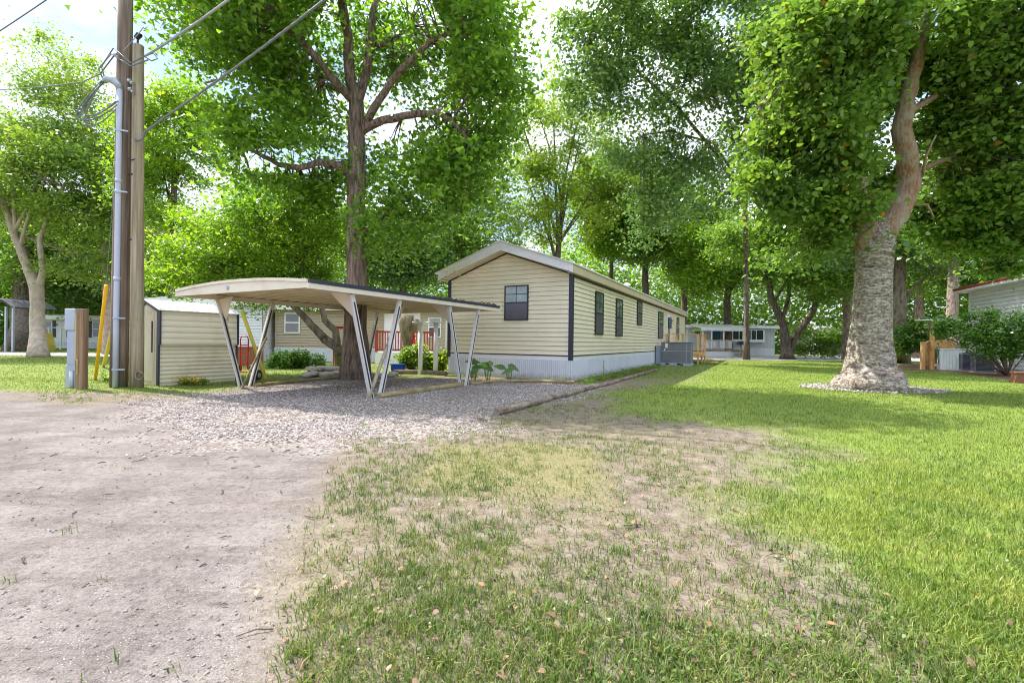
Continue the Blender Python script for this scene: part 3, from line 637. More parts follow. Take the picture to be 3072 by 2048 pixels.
# sycamore in front right
Y7 = 12.1
LIMB = [(2000, 560), (2035, 530), (2068, 480), (2090, 430), (2088, 370), (2072, 300), (2078, 230), (2102, 160), (2115, 90), (2122, 30)]
def near_keep(p):
    u = (p[:, 0] / p[:, 1] * F + 1536) / S; v = (1023.5 - (p[:, 2] - H) / p[:, 1] * F) / S
    d = np.full(len(p), 1e9)
    for (a, b), (c, e) in zip(LIMB[:-1], LIMB[1:]):
        t = np.clip(((u - a) * (c - a) + (v - b) * (e - b)) / ((c - a) ** 2 + (e - b) ** 2), 0, 1); d = np.minimum(d, np.hypot(u - a - t * (c - a), v - b - t * (e - b)))
    return (p[:, 1] > 4.5) & ((d > 34) | (p[:, 1] > 12.2) | (rg.random(len(p)) < .10))
tree('sycamore_tree', 'big sycamore with mottled pale bark flaring out of a ring of white stones', [G(1996, 893), P(1996, 884, Y7), P(1996, 871, Y7), P(1997, 855, Y7), P(1998, 825, Y7), P(2000, 780, Y7), P(2003, 722, Y7), P(2008, 622, Y7), P(2011, 560, Y7), P(2012, 505, Y7)], [.84, .755, .665, .595, .535, .465, .425, .395, .42, .24],
     [(D3([(2012, 590), (2030, 540), (2068, 480), (2090, 430), (2088, 370), (2072, 300), (2078, 230), (2102, 160), (2115, 90), (2125, 10), (2120, -120)], [Y7] * 4 + [Y7 - .1, Y7 - .2, Y7 - .3, Y7 - .4, Y7 - .5, Y7 - .6, Y7 - .7]), .32, .11),
      (D3([(2002, 590), (1986, 530), (1972, 470), (1970, 400), (1985, 320), (2000, 240), (1990, 120), (1985, 0)], [Y7] * 3 + [Y7 + .3, Y7 + .5, Y7 + .7, Y7 + .9, Y7 + 1]), .31, .10),
      (D3([(2092, 415), (2120, 400), (2125, 360), (2150, 310)], [Y7, Y7 - .2, Y7 - .4, Y7 - .6]), .05, .02),
      (D3([(2095, 470), (2130, 470), (2145, 500)], [Y7, Y7 - .2, Y7 - .3]), .05, .015),
      (D3([(1975, 420), (1900, 360), (1820, 300), (1740, 260)], [Y7 + .2, Y7 - .2, Y7 - .6, Y7 - .9]), .08, .03),
      (D3([(2085, 260), (2180, 200), (2290, 150), (2400, 120)], [Y7 - .3, Y7, Y7 + .2, Y7 + .3]), .09, .03),
      (D3([(2085, 400), (2190, 360), (2300, 330), (2420, 300)], [Y7, Y7 + .4, Y7 + .6, Y7 + .8]), .08, .03),
      (D3([(1990, 300), (1900, 210), (1840, 120), (1800, 30)], [Y7 + .5, Y7, Y7 - .5, Y7 - 1]), .09, .03)],
     [eb(1850, 130, 10.8, 120, 100, 1.8), eb(1960, 60, 10.6, 140, 100, 1.8), eb(2110, 40, 11.3, 120, 90, 1.6), eb(2250, 60, 11.5, 140, 100, 2), eb(1880, 260, 11, 110, 70, 1.5), eb(1800, 330, 11.4, 70, 50, 1.2), eb(1980, 200, 12.6, 90, 90, 1.4), eb(2220, 210, 12.2, 110, 80, 1.8), eb(2330, 180, 12, 90, 110, 2), eb(2200, 330, 12.9, 90, 70, 1.5),
      eb(2310, 330, 12.6, 100, 80, 1.8), eb(2260, 440, 13.2, 110, 60, 1.6), eb(1890, 380, 11.6, 90, 50, 1.3), eb(1850, 450, 11.8, 80, 40, 1.2), eb(1930, 470, 12, 55, 40, .9), eb(2170, 500, 13.4, 80, 45, 1.3), eb(2320, 530, 13.4, 90, 50, 1.5), eb(1960, 330, 13, 60, 50, .8), eb(2030, 430, 13.2, 50, 50, .7), eb(1790, 500, 12.2, 60, 30, 1), eb(2140, 140, 13.2, 80, 60, 1.0), eb(1900, 540, 12.4, 50, 26, .8), eb(1750, 430, 11.6, 60, 45, 1), eb(1830, 590, 12.6, 50, 24, .8), eb(1985, 470, 11.5, 55, 36, .45), eb(2030, 545, 11.4, 36, 18, .3), eb(2300, 430, 12.2, 90, 60, 1.4), eb(2200, 560, 14, 70, 36, 1.2), eb(2340, 610, 14, 50, 26, 1)],
     104000, L['syc'], B['syc'], .142, .6, 'broad', auto=False, nclump=380, sides=40, rough=.008, flare=1.0, mod=lambda q, t: 1 + (.05 * max(0, 1 - q * 3) ** 2 + .012) * math.sin(5 * t + 1.0) + .02 * max(0, 1 - q * 2.5) * math.sin(9 * t) + .012 * math.sin(3 * t + 9 * q), limbmat=B['orange'], keep=near_keep)
# distant woods as one mass
def woods():
    n = 210000; a = rg.uniform(-1.15, 1.15, n); r = rg.uniform(62, 84, n)
    top = 9 + 12 * fbm(a * 9 + 30, a * 0 + 2, 1.0); z = rg.random(n) ** 1.25 * top
    p = np.stack([np.sin(a) * r * 1.15, np.cos(a) * r, z], -1)
    tag(np_mesh('distant_woods', leaf_verts(p, .42 + .42 * rg.random(n), 'diamond', 1.0), 4, L['mid']), 'green woods closing the view behind all the homes', 'woods', None, 'stuff')
woods()
# ------------------------------------------------------------------ shared building pieces (local: x right, y back, z up)
def lap(mb, p0, d, z0, z1, pitch, out, top=None, depth=.026):
    """lap siding on a wall from p0 along unit d (length |d|); out = outward unit normal; top(s)->max z at distance s (symmetric gable as list of (s,z))."""
    p0 = Vector(p0); d = Vector(d); Ln = d.length; d = d / Ln; o = Vector(out)
    z = z0
    def span(zz):
        if top is None: return 0.0, Ln
        xs = []
        for (s0, h0), (s1, h1) in zip(top[:-1], top[1:]):
            if (h0 - zz) * (h1 - zz) < 0: xs.append(s0 + (zz - h0) / (h1 - h0) * (s1 - s0))
        if min(top[0][1], top[-1][1]) >= zz: return 0.0, Ln
        return (xs[0], xs[-1]) if len(xs) >= 2 else (None, None)
    while z < z1 - 1e-4:
        zt = min(z + pitch, z1); a0, b0 = span(z); a1, b1 = span(zt - 1e-3)
        if a0 is None: break
        if a1 is None: a1 = b1 = (a0 + b0) / 2
        w = lambda s_, zz, k: p0 + d * s_ + o * k + Vector((0, 0, zz))
        g = pitch * .10; zg = min(z + g, zt - .001)
        mb.poly([w(a0, zg, depth), w(b0, zg, depth), w(b1, zt, .004), w(a1, zt, .004)])
        mb.poly([w(a0, zg, -.006), w(b0, zg, -.006), w(b0, zg, depth), w(a0, zg, depth)])
        z = zt
    return mb
def ribs(mb, p0, d, z0, z1, pitch, out, depth=.016):
    p0 = Vector(p0); d = Vector(d); Ln = d.length; d = d / Ln; o = Vector(out); n = max(2, int(Ln / pitch)); pt = Ln / n
    prof = []
    for k in range(n): prof += [(k * pt, 0), (k * pt + pt * .55, 0), (k * pt + pt * .7, depth), (k * pt + pt * .9, depth)]
    prof.append((Ln, 0)); i = len(mb.v)
    for s_, q in prof:
        b = p0 + d * s_ + o * q; mb.v += [(b.x, b.y, z0), (b.x, b.y, z1)]
    for k in range(len(prof) - 1): mb.f.append((i + 2*k, i + 2*k + 2, i + 2*k + 3, i + 2*k + 1))
    return mb
def window(root, c, d, out, w, h, fm, style='hung', upper=None, lower=None, fr=.04, proud=.03, label=None):
    """frame part with panes as sub-parts; c = centre of the base line on the wall."""
    c = Vector(c); d = Vector(d).normalized(); o = Vector(out).normalized(); up = Vector((0, 0, 1)); m = MB()
    def bx(s0, s1, z0, z1, o0, o1, mm):
        mm.prism([c + d * s0 + up * z0 + o * o0, c + d * s1 + up * z0 + o * o0, c + d * s1 + up * z1 + o * o0, c + d * s0 + up * z1 + o * o0], o * (o1 - o0))
    bx(-w/2, -w/2 + fr, 0, h, 0, proud, m); bx(w/2 - fr, w/2, 0, h, 0, proud, m)
    bx(-w/2 + fr, w/2 - fr, 0, fr, 0, proud, m); bx(-w/2 + fr, w/2 - fr, h - fr, h, 0, proud, m)
    bx(-w/2 + fr, w/2 - fr, h*.49, h*.49 + fr, 0, proud - .004, m)
    if style == 'grid':
        bx(-.009, .009, h*.49 + fr, h - fr, 0, proud - .006, m); bx(-w/2 + fr, w/2 - fr, h*.74, h*.74 + .018, 0, proud - .008, m)
    f = m.build('window', fm, root)
    if label: f['label'] = label
    a = MB(); bx(-w/2 + fr, w/2 - fr, h*.49 + fr, h - fr, 0, proud - .016, a); a.build('upper_pane', upper or M['glass'], f)
    a = MB(); bx(-w/2 + fr, w/2 - fr, fr, h*.49, 0, proud - .012, a); a.build('lower_pane', lower or M['screen'], f)
    return f
# ------------------------------------------------------------------ the main mobile home
HR = R(-27.93); K = (1.69, 13.3, 0)
def main_home():
    r = thing('mobile_home', 'cream sided single wide mobile home with white gable fascia and corrugated skirting', 'mobile home', K, HR)
    W, Ln, z0, ze, zp, pt = 4.25, 22.6, .715, 3.05, 3.80, .1325
    w = MB()
    w.box((-W + .012, .012, .05), (-.012, Ln - .012, ze)).prism([(-W + .012, .012, ze), (-.012, .012, ze), (-W/2, .012, zp - .01)], (0, Ln - .024, 0))
    lap(w, (-W, 0, 0), (W, 0, 0), z0, zp, pt, (0, -1, 0), [(0, ze), (W/2, zp), (W, ze)])
    lap(w, (0, 0, 0), (0, Ln, 0), z0, ze, pt, (1, 0, 0)); lap(w, (-W, Ln, 0), (0, -Ln, 0), z0, ze, pt, (-1, 0, 0))
    lap(w, (0, Ln, 0), (-W, 0, 0), z0, zp, pt, (0, 1, 0), [(0, ze), (W/2, zp), (W, ze)])
    # vinyl seams
    for x_, za, zb in ((-1.02, 2.42, 2.62), (-1.03, 1.28, 1.62)): w.box((x_, -.030, za), (x_ + .006, -.012, zb))
    w.build('wall', M['siding'], r)
    e = .032
    for cx, cy in ((0, 0), (-W, 0), (0, Ln), (-W, Ln)):
        t = MB(); sx = 1 if cx == 0 else -1; sy = -1 if cy == 0 else 1
        t.box((min(cx - sx*.085, cx + sx*e), min(cy + sy*e, cy), z0 - .135), (max(cx - sx*.085, cx + sx*e), max(cy + sy*e, cy), ze))
        t.box((min(cx, cx + sx*e), min(cy - sy*.085, cy - .0005*sy), z0 - .135), (max(cx, cx + sx*e), max(cy - sy*.085, cy - .0005*sy), ze))
        t.build('corner_trim', M['trim'], r)
    t = MB()
    t.box((-W + .086, -.030, z0 - .022), (-.086, 0, z0 + .012)); t.box((0, .086, z0 - .022), (.030, Ln - .086, z0 + .012))
    for s_ in (-1, 1):
        x0, x1 = (-W/2, -.03) if s_ == 1 else (-W + .03, -W/2)
        zz = lambda x: zp - (zp - ze) * abs(x + W/2) / (W/2)
        t.prism([(x0, -.002, zz(x0) - .035), (x1, -.002, zz(x1) - .035), (x1, -.002, zz(x1) + .005), (x0, -.002, zz(x0) + .005)], (0, -.03, 0))
    t.box((0, .086, ze - .095), (.034, Ln - .086, ze - .03))
    t.build('edge_trim', M['trim'], r)
    b = MB(); b.box((-W + .086, -.014, z0 - .135), (-.086, 0, z0 - .022)); b.box((0, .086, z0 - .135), (.014, Ln - .086, z0 - .022)); b.build('skirt_band', M['white'], r)
    s = MB(); ribs(s, (-W - .0, -.016, 0), (W + .016, 0, 0), -.05, z0 - .135, .064, (0, -1, 0), .012); ribs(s, (.016, -.016, 0), (0, Ln, 0), -.05, z0 - .135, .064, (1, 0, 0), .012)
    ribs(s, (-W, Ln, 0), (0, -Ln, 0), -.05, z0 - .135, .1, (-1, 0, 0)); s.build('skirting', M['skirt_main'], r)
    ov, so = .42, .16; sl = (zp - ze) / (W/2)
    ro = MB(); th = .035; base = .27
    for s_ in (-1, 1):
        ex = (-W/2) + s_ * (W/2 + so + (.1 if s_ < 0 else .03)); zr = zp + base; zl = zr - sl * abs(ex + W/2)
        ro.prism([(-W/2, -ov - .04, zr), (ex, -ov - .04, zl), (ex, -ov - .04, zl + th), (-W/2, -ov - .04, zr + th)], (0, Ln + ov * 2 + .08, 0))
        for k in range(1, 58):   # standing seams of the metal roof
            yy = -ov + k * .405
            ro.prism([(-W/2, yy, zr + th), (ex, yy, zl + th), (ex, yy, zl + th + .02), (-W/2, yy, zr + th + .02)], (0, .03, 0))
    ro.build('roof', M['roofing'], r)
    for yy, dy in ((-ov, .03), (Ln + ov - .03, .03)):
        f = MB()
        for s_ in (-1, 1):
            ex = -W/2 + s_ * (W/2 + so); zr = zp + base; zl = zr - sl * (W/2 + so)
            f.prism([(-W/2, yy, zr - .26), (ex, yy, zl - .235), (ex, yy, zl - .001), (-W/2, yy, zr - .001)], (0, dy, 0))
        f.build('gable_fascia', M['fasciaW'], r)
    g = MB(); zl = zp + base - sl * (W/2 + so)
    for x0, x1 in ((so - .02, so), (-W - so, -W - so + .02)): g.box((x0, -ov + .031, zl - .235), (x1, Ln + ov - .031, zl - .004))
    g.build('eave_fascia', M['soffit'], r)
    q = MB()
    q.box((.002, -ov + .031, ze - .018), (so - .021, Ln + ov - .031, ze - .003)); q.box((-W - so + .021, -ov + .031, ze - .018), (-W - .002, Ln + ov - .031, ze - .003))
    for s_ in (-1, 1):
        ex = -W/2 + s_ * (W/2 - .001); zr = zp + .008; zl2 = zr - sl * (W/2)
        q.prism([(-W/2, -ov + .031, zr), (ex, -ov + .031, zl2), (ex, -ov + .031, zl2 + .012), (-W/2, -ov + .031, zr + .012)], (0, ov - .032, 0))
    q.build('soffit', M['soffit'], r)
    window(r, (-1.763, -.014, 1.74), (1, 0, 0), (0, -1, 0), .80, 1.05, M['bronze'], 'grid', M['palepane'], M['screen'], .035, .05)
    for y0, y1, za, zb in ((2.03, 2.87, 1.357, 2.766), (4.48, 5.37, 1.35, 2.75), (7.83, 8.73, 1.89, 2.93), (12.6, 13.9, 1.37, 2.78), (18.7, 19.6, 1.35, 2.78)):
        wd = y1 - y0
        window(r, (.012, (y0 + y1)/2, za), (0, 1, 0), (1, 0, 0), wd, zb - za, M['bronze'], 'grid', M['sidepane'], M['screen'], .04, .05)
    d = MB(); d.box((.012, 15.2, .72), (.05, 16.15, 2.75)); do = d.build('door', M['white'], r)
    d = MB(); d.box((.05, 15.38, 1.0), (.058, 15.97, 2.6)); d.build('door_glass', M['glass'], do)
    d = MB(); d.box((.05, 15.24, 1.6), (.1, 15.29, 1.7)); d.build('handle', M['steel'], do)
    v = MB(); v.tube([(-W/2 + .5, 12.6, zp + .1), (-W/2 + .5, 12.6, zp + .45)], .11, 12).tube([(-W/2 + .5, 12.6, zp + .43), (-W/2 + .5, 12.6, zp + .52)], [.2, .12], 12); v.build('roof_vent', M['white'], r)
    # side porch roof on the left side
    p = MB(); p.prism([(-W - .17, 4.2, 2.55), (-W - 2.6, 4.2, 2.35), (-W - 2.6, 4.2, 2.45), (-W - .17, 4.2, 2.65)], (0, 5, 0)); p.build('porch_roof', M['darkroof'], r)
    p = MB(); p.box((-W - 2.6, 4.14, 2.2), (-W - .03, 4.19, 2.34)); p.build('porch_fascia', M['white'], r)
    w_ = thing('wreath', 'round dark flower wreath hanging on the front door', 'wreath', (0, 0, 0)); w_.location = Matrix.Translation(K) @ Matrix.Rotation(HR, 4, 'Z') @ Vector((.09, 15.67, 2.3)); w_.rotation_euler = (0, 0, HR)
    m = MB(); m.tube([(0, .2 * math.cos(a), .2 * math.sin(a)) for a in [k * math.pi / 6 for k in range(13)]], .045, 6, .2, False); m.build('ring', L['shrub'], w_)
    pts = np.array([[.03 + .04 * random.random(), .24 * math.cos(a) + random.gauss(0, .04), .24 * math.sin(a) + random.gauss(0, .04)] for a in [k * .03 for k in range(210)]])
    np_mesh('petals', leaf_verts(pts, .1 + 0 * pts[:, 0], 'broad'), 6, L['blueflower'], w_)
    return r
home = main_home()
def hl(x, y, z=0): return Matrix.Translation(K) @ Matrix.Rotation(HR, 4, 'Z') @ Vector((x, y, z))
# air conditioner beside the home
def big_ac():
    r = thing('air_conditioner', 'large grey packaged air conditioner on a pale skid against the long wall', 'air conditioner', hl(.3, 12.0), HR)
    b = MB(); b.box((0, 0, .14), (1.42, .95, 1.14)); b.build('cabinet', M['acgrey'], r, bevel=.015)
    t = MB(); t.box((-.02, -.02, 1.14), (1.44, .97, 1.18)); t.build('top_panel', M['acgrey'], r, bevel=.008)
    s = MB(); s.box((-.02, -.03, 0), (1.44, .98, .03)); s.box((-.02, -.03, .115), (1.44, .98, .139))
    for x0, x1 in ((-.02, .22), (.42, .78), (1.06, 1.44)): s.box((x0, -.03, .03), (x1, .98, .115))
    s.build('skid', M['acbase'], r)
    g = MB(); g.box((.03, -.006, .72), (1.39, 0, .735)); g.box((1.22, -.005, .15), (1.232, 0, 1.13)); g.build('panel_seam', M['conduit'], r)
    l = MB(); l.box((.2, -.004, .88), (.32, 0, 1.11)); l.box((.14, -.0035, .72), (.2, 0, .84)); l.build('rating_plate', M['white'], r)
    d = MB(); d.prism([(-.28, .1, .05), (-.002, .1, .05), (-.002, .1, 1.02), (-.28, .1, .9)], (0, .7, 0)); d.build('duct', M['acbase'], r)
    tag(MB().tube([hl(.05, 12.0, .95), hl(.1, 11.6, .92), hl(.1, 11.55, .5), hl(.1, 11.55, .05)], .025, 8).build('refrigerant_pipe', M['trim'], r, True), 'black insulated pipe on the wall')
big_ac()
# wooden deck in front of the door
def side_deck():
    r = thing('wooden_deck', 'small raised deck of orange lumber with railing outside the front door', 'deck', hl(.0, 14.7), HR)
    x1, y1, zf = 1.8, 3.6, .61
    f = MB()
    for k in range(int(y1 / .145)): f.box((.06, k * .145, zf - .035), (x1, k * .145 + .138, zf))
    f.build('floor', M['deckwood'], r)
    j = MB(); j.box((.06, 0, zf - .22), (x1, .04, zf - .036)); j.box((.06, y1 - .05, zf - .22), (x1, y1 - .01, zf - .036)); j.box((x1 - .04, .041, zf - .22), (x1, y1 - .051, zf - .036)); j.build('joist', M['deckwood'], r)
    for x_, y_ in ((.12, .05), (x1 - .05, .05), (x1 - .05, y1 - .1), (.12, y1 - .1), (x1 - .05, 1.9), (.95, .05)):
        m = MB(); m.box((x_ - .045, y_ - .045, -.05), (x_ + .045, y_ + .045, zf - .036)); m.box((x_ - .045, y_ - .045, zf + .001), (x_ + .045, y_ + .045, zf + 1.0)); m.build('post', M['deckwood'], r)
    t = MB(); t.box((.06, -.01, zf + 1.0), (x1 + .05, .12, zf + 1.035)); t.box((x1 - .1, .121, zf + 1.0), (x1 + .05, y1, zf + 1.035)); t.box((.166, .04, zf + .12), (x1 - .1, .075, zf + .20)); t.build('rail', M['deckwood'], r)
    for k in range(3):
        s = MB(); s.box((x1 + .02 + .28 * k, .5, .42 - .17 * k), (x1 + .31 + .28 * k, 1.5, .46 - .17 * k)); s.build('step', M['deckwood'], r)
side_deck()
p = hl(1.72, 14.76, 1.646); r = thing('planter_box', 'little planter with dark foliage on the corner rail of the wooden deck', 'planter', p, HR)
MB().box((-.12, -.07, 0), (.12, .07, .12)).build('box', M['groove'], r)
pts = rg.normal(0, 1, (160, 3)) * np.array([.12, .07, .06]) + np.array([0, 0, .18]); np_mesh('foliage', leaf_verts(pts, .08 + 0 * pts[:, 0], 'diamond'), 4, L['shrub'], r)
# ------------------------------------------------------------------ carport
def carport():
    rz = R(-29); o = (-2.63, 8.93, 0)
    r = thing('carport', 'cream metal carport with arched roof on slanted V shaped legs', 'carport', o, rz)
    xl, xr, y0, y1, ze = -3.85, .13, -1.55, 4.4, 2.04
    xc, hw = (xl + xr) / 2, (xr - xl) / 2; arch = lambda x: ze + .095 * (1 - ((x - xc) / hw) ** 2)
    m = MB(); nx = 16; xs = [xl + (xr - xl) * k / nx for k in range(nx + 1)]
    prof = []; y = y0
    while y < y1 - .01: prof += [(y, 0), (y + .012, -.025), (y + .03, -.025), (y + .042, 0)]; y += .30
    prof.append((y1, 0)); i = len(m.v)
    for yy, dz in prof:
        for x in xs: m.v.append((x, yy, arch(x) + dz - .03))
    for a in range(len(prof) - 1):
        for b in range(nx): q = i + a * (nx + 1) + b; m.f.append((q, q + 1, q + nx + 2, q + nx + 1))
    i = len(m.v)
    for yy in (y0, y1):
        for x in xs: m.v.append((x, yy, arch(x)))
    for b in range(nx): q = i + b; m.f.append((q, q + 1, q + nx + 2, q + nx + 1))
    m.build('roof_panel', M['carpan'], r)
    for yy, nm in ((y0 - .035, 'front'), (y1, 'rear')):
        f = MB(); pts = [(x, yy, arch(x) + .015) for x in xs] + [(xr, yy, ze - .12), (xl, yy, ze - .12)]
        f.prism(pts, (0, .034, 0))
        f.prism([(x, yy - .02, arch(x) + .016) for x in xs] + [(x, yy - .02, arch(x) - .035) for x in reversed(xs)], (0, .019, 0))
        f.build('end_fascia', M['carport'], r)
    for x0, sgn in ((xr, 1), (xl, -1)):
        b = MB(); xa, xb = sorted((x0 - sgn * .10, x0)); b.box((xa, y0 + .001, ze - .13), (xb, y1 - .001, ze - .035))
        xa, xb = sorted((x0, x0 + sgn * .03)); b.box((xa, y0 - .036, ze - .13), (xb, y1 + .036, ze - .045)); b.build('side_beam', M['carport'], r)
        g = MB(); xa, xb = sorted((x0 - sgn * .02, x0 + sgn * .045)); g.box((xa, y0 - .02, ze - .040), (xb, y1 + .02, ze + .02)); g.build('gutter_trim', M['trim'], r)
    for xs_, ys in ((.06, (0, 2.9)), (-3.74, (-.2, 3.2))):
        for yc in ys:
            for sy in (-1, 1):
                foot = Vector((xs_, yc + sy * .085, -.1)); top = Vector((xs_, yc + sy * .62, ze - .13))
                g = MB(); g.bar(foot, top, .085, .062, (0, 1, 0)); lg = g.build('leg', M['carpost'], r)
                g = MB(); sd = Vector((.0335, 0, 0))
                for s3 in (-1, 1): g.bar(foot.lerp(top, .04) + sd * s3, foot.lerp(top, .93) + sd * s3, .03, .006, (0, 1, 0))
                g.build('groove', M['groove'], lg)
            sy = -1; e = 1 if xs_ > -1 else -1       # gusset plates at the eave
            t = Vector((xs_ - e * .04, yc - .62, ze - .131)); gp_ = MB()
            gp_.prism([t + Vector((0, -.10, 0)), t + Vector((0, .06, 0)), t + Vector((0, .22, -.48)), t + Vector((0, .12, -.40))], (.006, 0, 0))
            gp_.prism([t + Vector((0, -.02, 0)), t + Vector((-e * .5, -.02, .05)), t + Vector((0, .14, -.45))], (0, .006, 0)); gp_.build('gusset', M['carport'], r)
    q = rg.random((170, 3)); q = np.stack([xr - .06 - .25 * q[:, 0] ** 2, y1 - 2.6 * q[:, 1] ** 1.8, ze + .035 + .03 * q[:, 2]], -1)
    lv = np_mesh('roof_litter', leaf_verts(q, .03 + .05 * rg.random(170), 'broad', 1.0), 6, LM, r); lv['kind'] = 'stuff'
    v = MB(); v.tube([(xc - .2, y0 - .057, ze - .03), (xc - .2, y0 - .04, ze - .03)], .035, 10); v.build('badge', M['steel'], r)
carport()
def lean(name, a, b, w, mat, label, cat, rnd=False):
    o = thing(name, label, cat, Vector(a)); m = MB()
    (m.tube([a, b], w / 2, 8) if rnd else m.bar(a, b, w, w * .6)); m.build('rod', mat, o, True); return o
lean('brace_pole', G(551, 894) + Vector((0, 0, -.05)), P(612, 775, 10.7), .05, M['timberY'], 'pale weathered pole leaning on the left front leg of the carport', 'pole', True)
lean('brace_pole', G(843, 916) + Vector((0, 0, -.05)), P(925, 700, 9.7), .075, M['oldwood'], 'greenish pole leaning along the right front leg of the carport', 'pole', True)
# ------------------------------------------------------------------ shed
def shed():
    r = thing('storage_shed', 'small cream corrugated metal shed with white roof and dark corner trim', 'shed', (-7.86, 10.4, 0), R(-30))
    d, ln, ze, zm, zr = 1.2, 1.72, 1.72, .92, 1.93
    lean_ = .05; w = MB()
    def side(y, s): return [(-d, y, 0), (0, y, 0), (0, y, zm), (lean_ * .6, y, zm), (-.03, y, ze), (-d / 2, y, zr), (-d, y, ze)]
    pts = [(-d, .02, 0), (-.002, .02, 0), (-.002, .02, ze - .01), (-d / 2, .02, zr - .02), (-d, .02, ze - .01)]
    w.prism(pts, (0, ln - .04, 0))
    z = .06                                                       # lower half: narrow ribs
    while z < zm - .01:
        w.prism([(-.001, .03, z), (.016, .03, z + .02), (.016, .03, z + .06), (-.001, .03, z + .075)], (0, ln - .06, 0)); z += .092
    z = zm                                                        # upper half: wide ribs, proud of the lower half
    w.prism([(-.001, .022, zm), (.075, .022, zm), (.03, .022, ze), (-.001, .022, ze)], (0, ln - .044, 0))
    while z < ze - .05:
        k = .075 - .045 * (z - zm) / (ze - zm); w.prism([(k - .003, .03, z), (k + .010, .03, z + .03), (k + .008, .03, z + .085), (k - .003, .03, z + .11)], (0, ln - .06, 0)); z += .135
    ribs(w, (-d, .0, 0), (d - .04, 0, 0), 0, ze - .02, .14, (0, -1, 0), .012)
    w.build('wall', M['shedmetal'], r)
    for y in (-.015, ln - .02):
        t = MB(); t.box((-.05, y, 0), (.035, y + .035, zm)); t.box((-.05, y, zm + .001), (.09, y + .035, ze)); t.box((-d - .01, y, 0), (-d + .03, y + .035, ze))
        for s_ in (-1, 1): t.prism([(-d/2, y, zr + .0), (-d/2 + s_ * (d/2 + .06), y, ze - .03), (-d/2 + s_ * (d/2 + .06), y, ze - .10), (-d/2, y, zr - .07)], (0, .035, 0))
        t.build('trim', M['trim'], r)
    f = MB()
    for s_ in (-1, 1):
        n = 26
        for k in range(n):
            ya = -.04 + (ln + .08) * k / n; yb = ya + (ln + .08) / n; up = .004 * (k % 2)
            f.prism([(-d/2, ya, zr + up + .002), (-d/2 + s_ * (d/2 + .11), ya, ze - .035 + up), (-d/2 + s_ * (d/2 + .11), ya, ze - .02 + up), (-d/2, ya, zr + .02 + up)], (0, (yb - ya) * .98, 0))
    f.build('roof', M['shedroof'], r)
    do = MB(); do.box((-.98, -.022, .1), (-.2, -.013, 1.6)); dd = do.build('door', M['shedmetal'], r)
    MB().box((-.24, -.04, .75), (-.2, -.023, 1.45)).build('handle', M['trim'], dd)
shed()
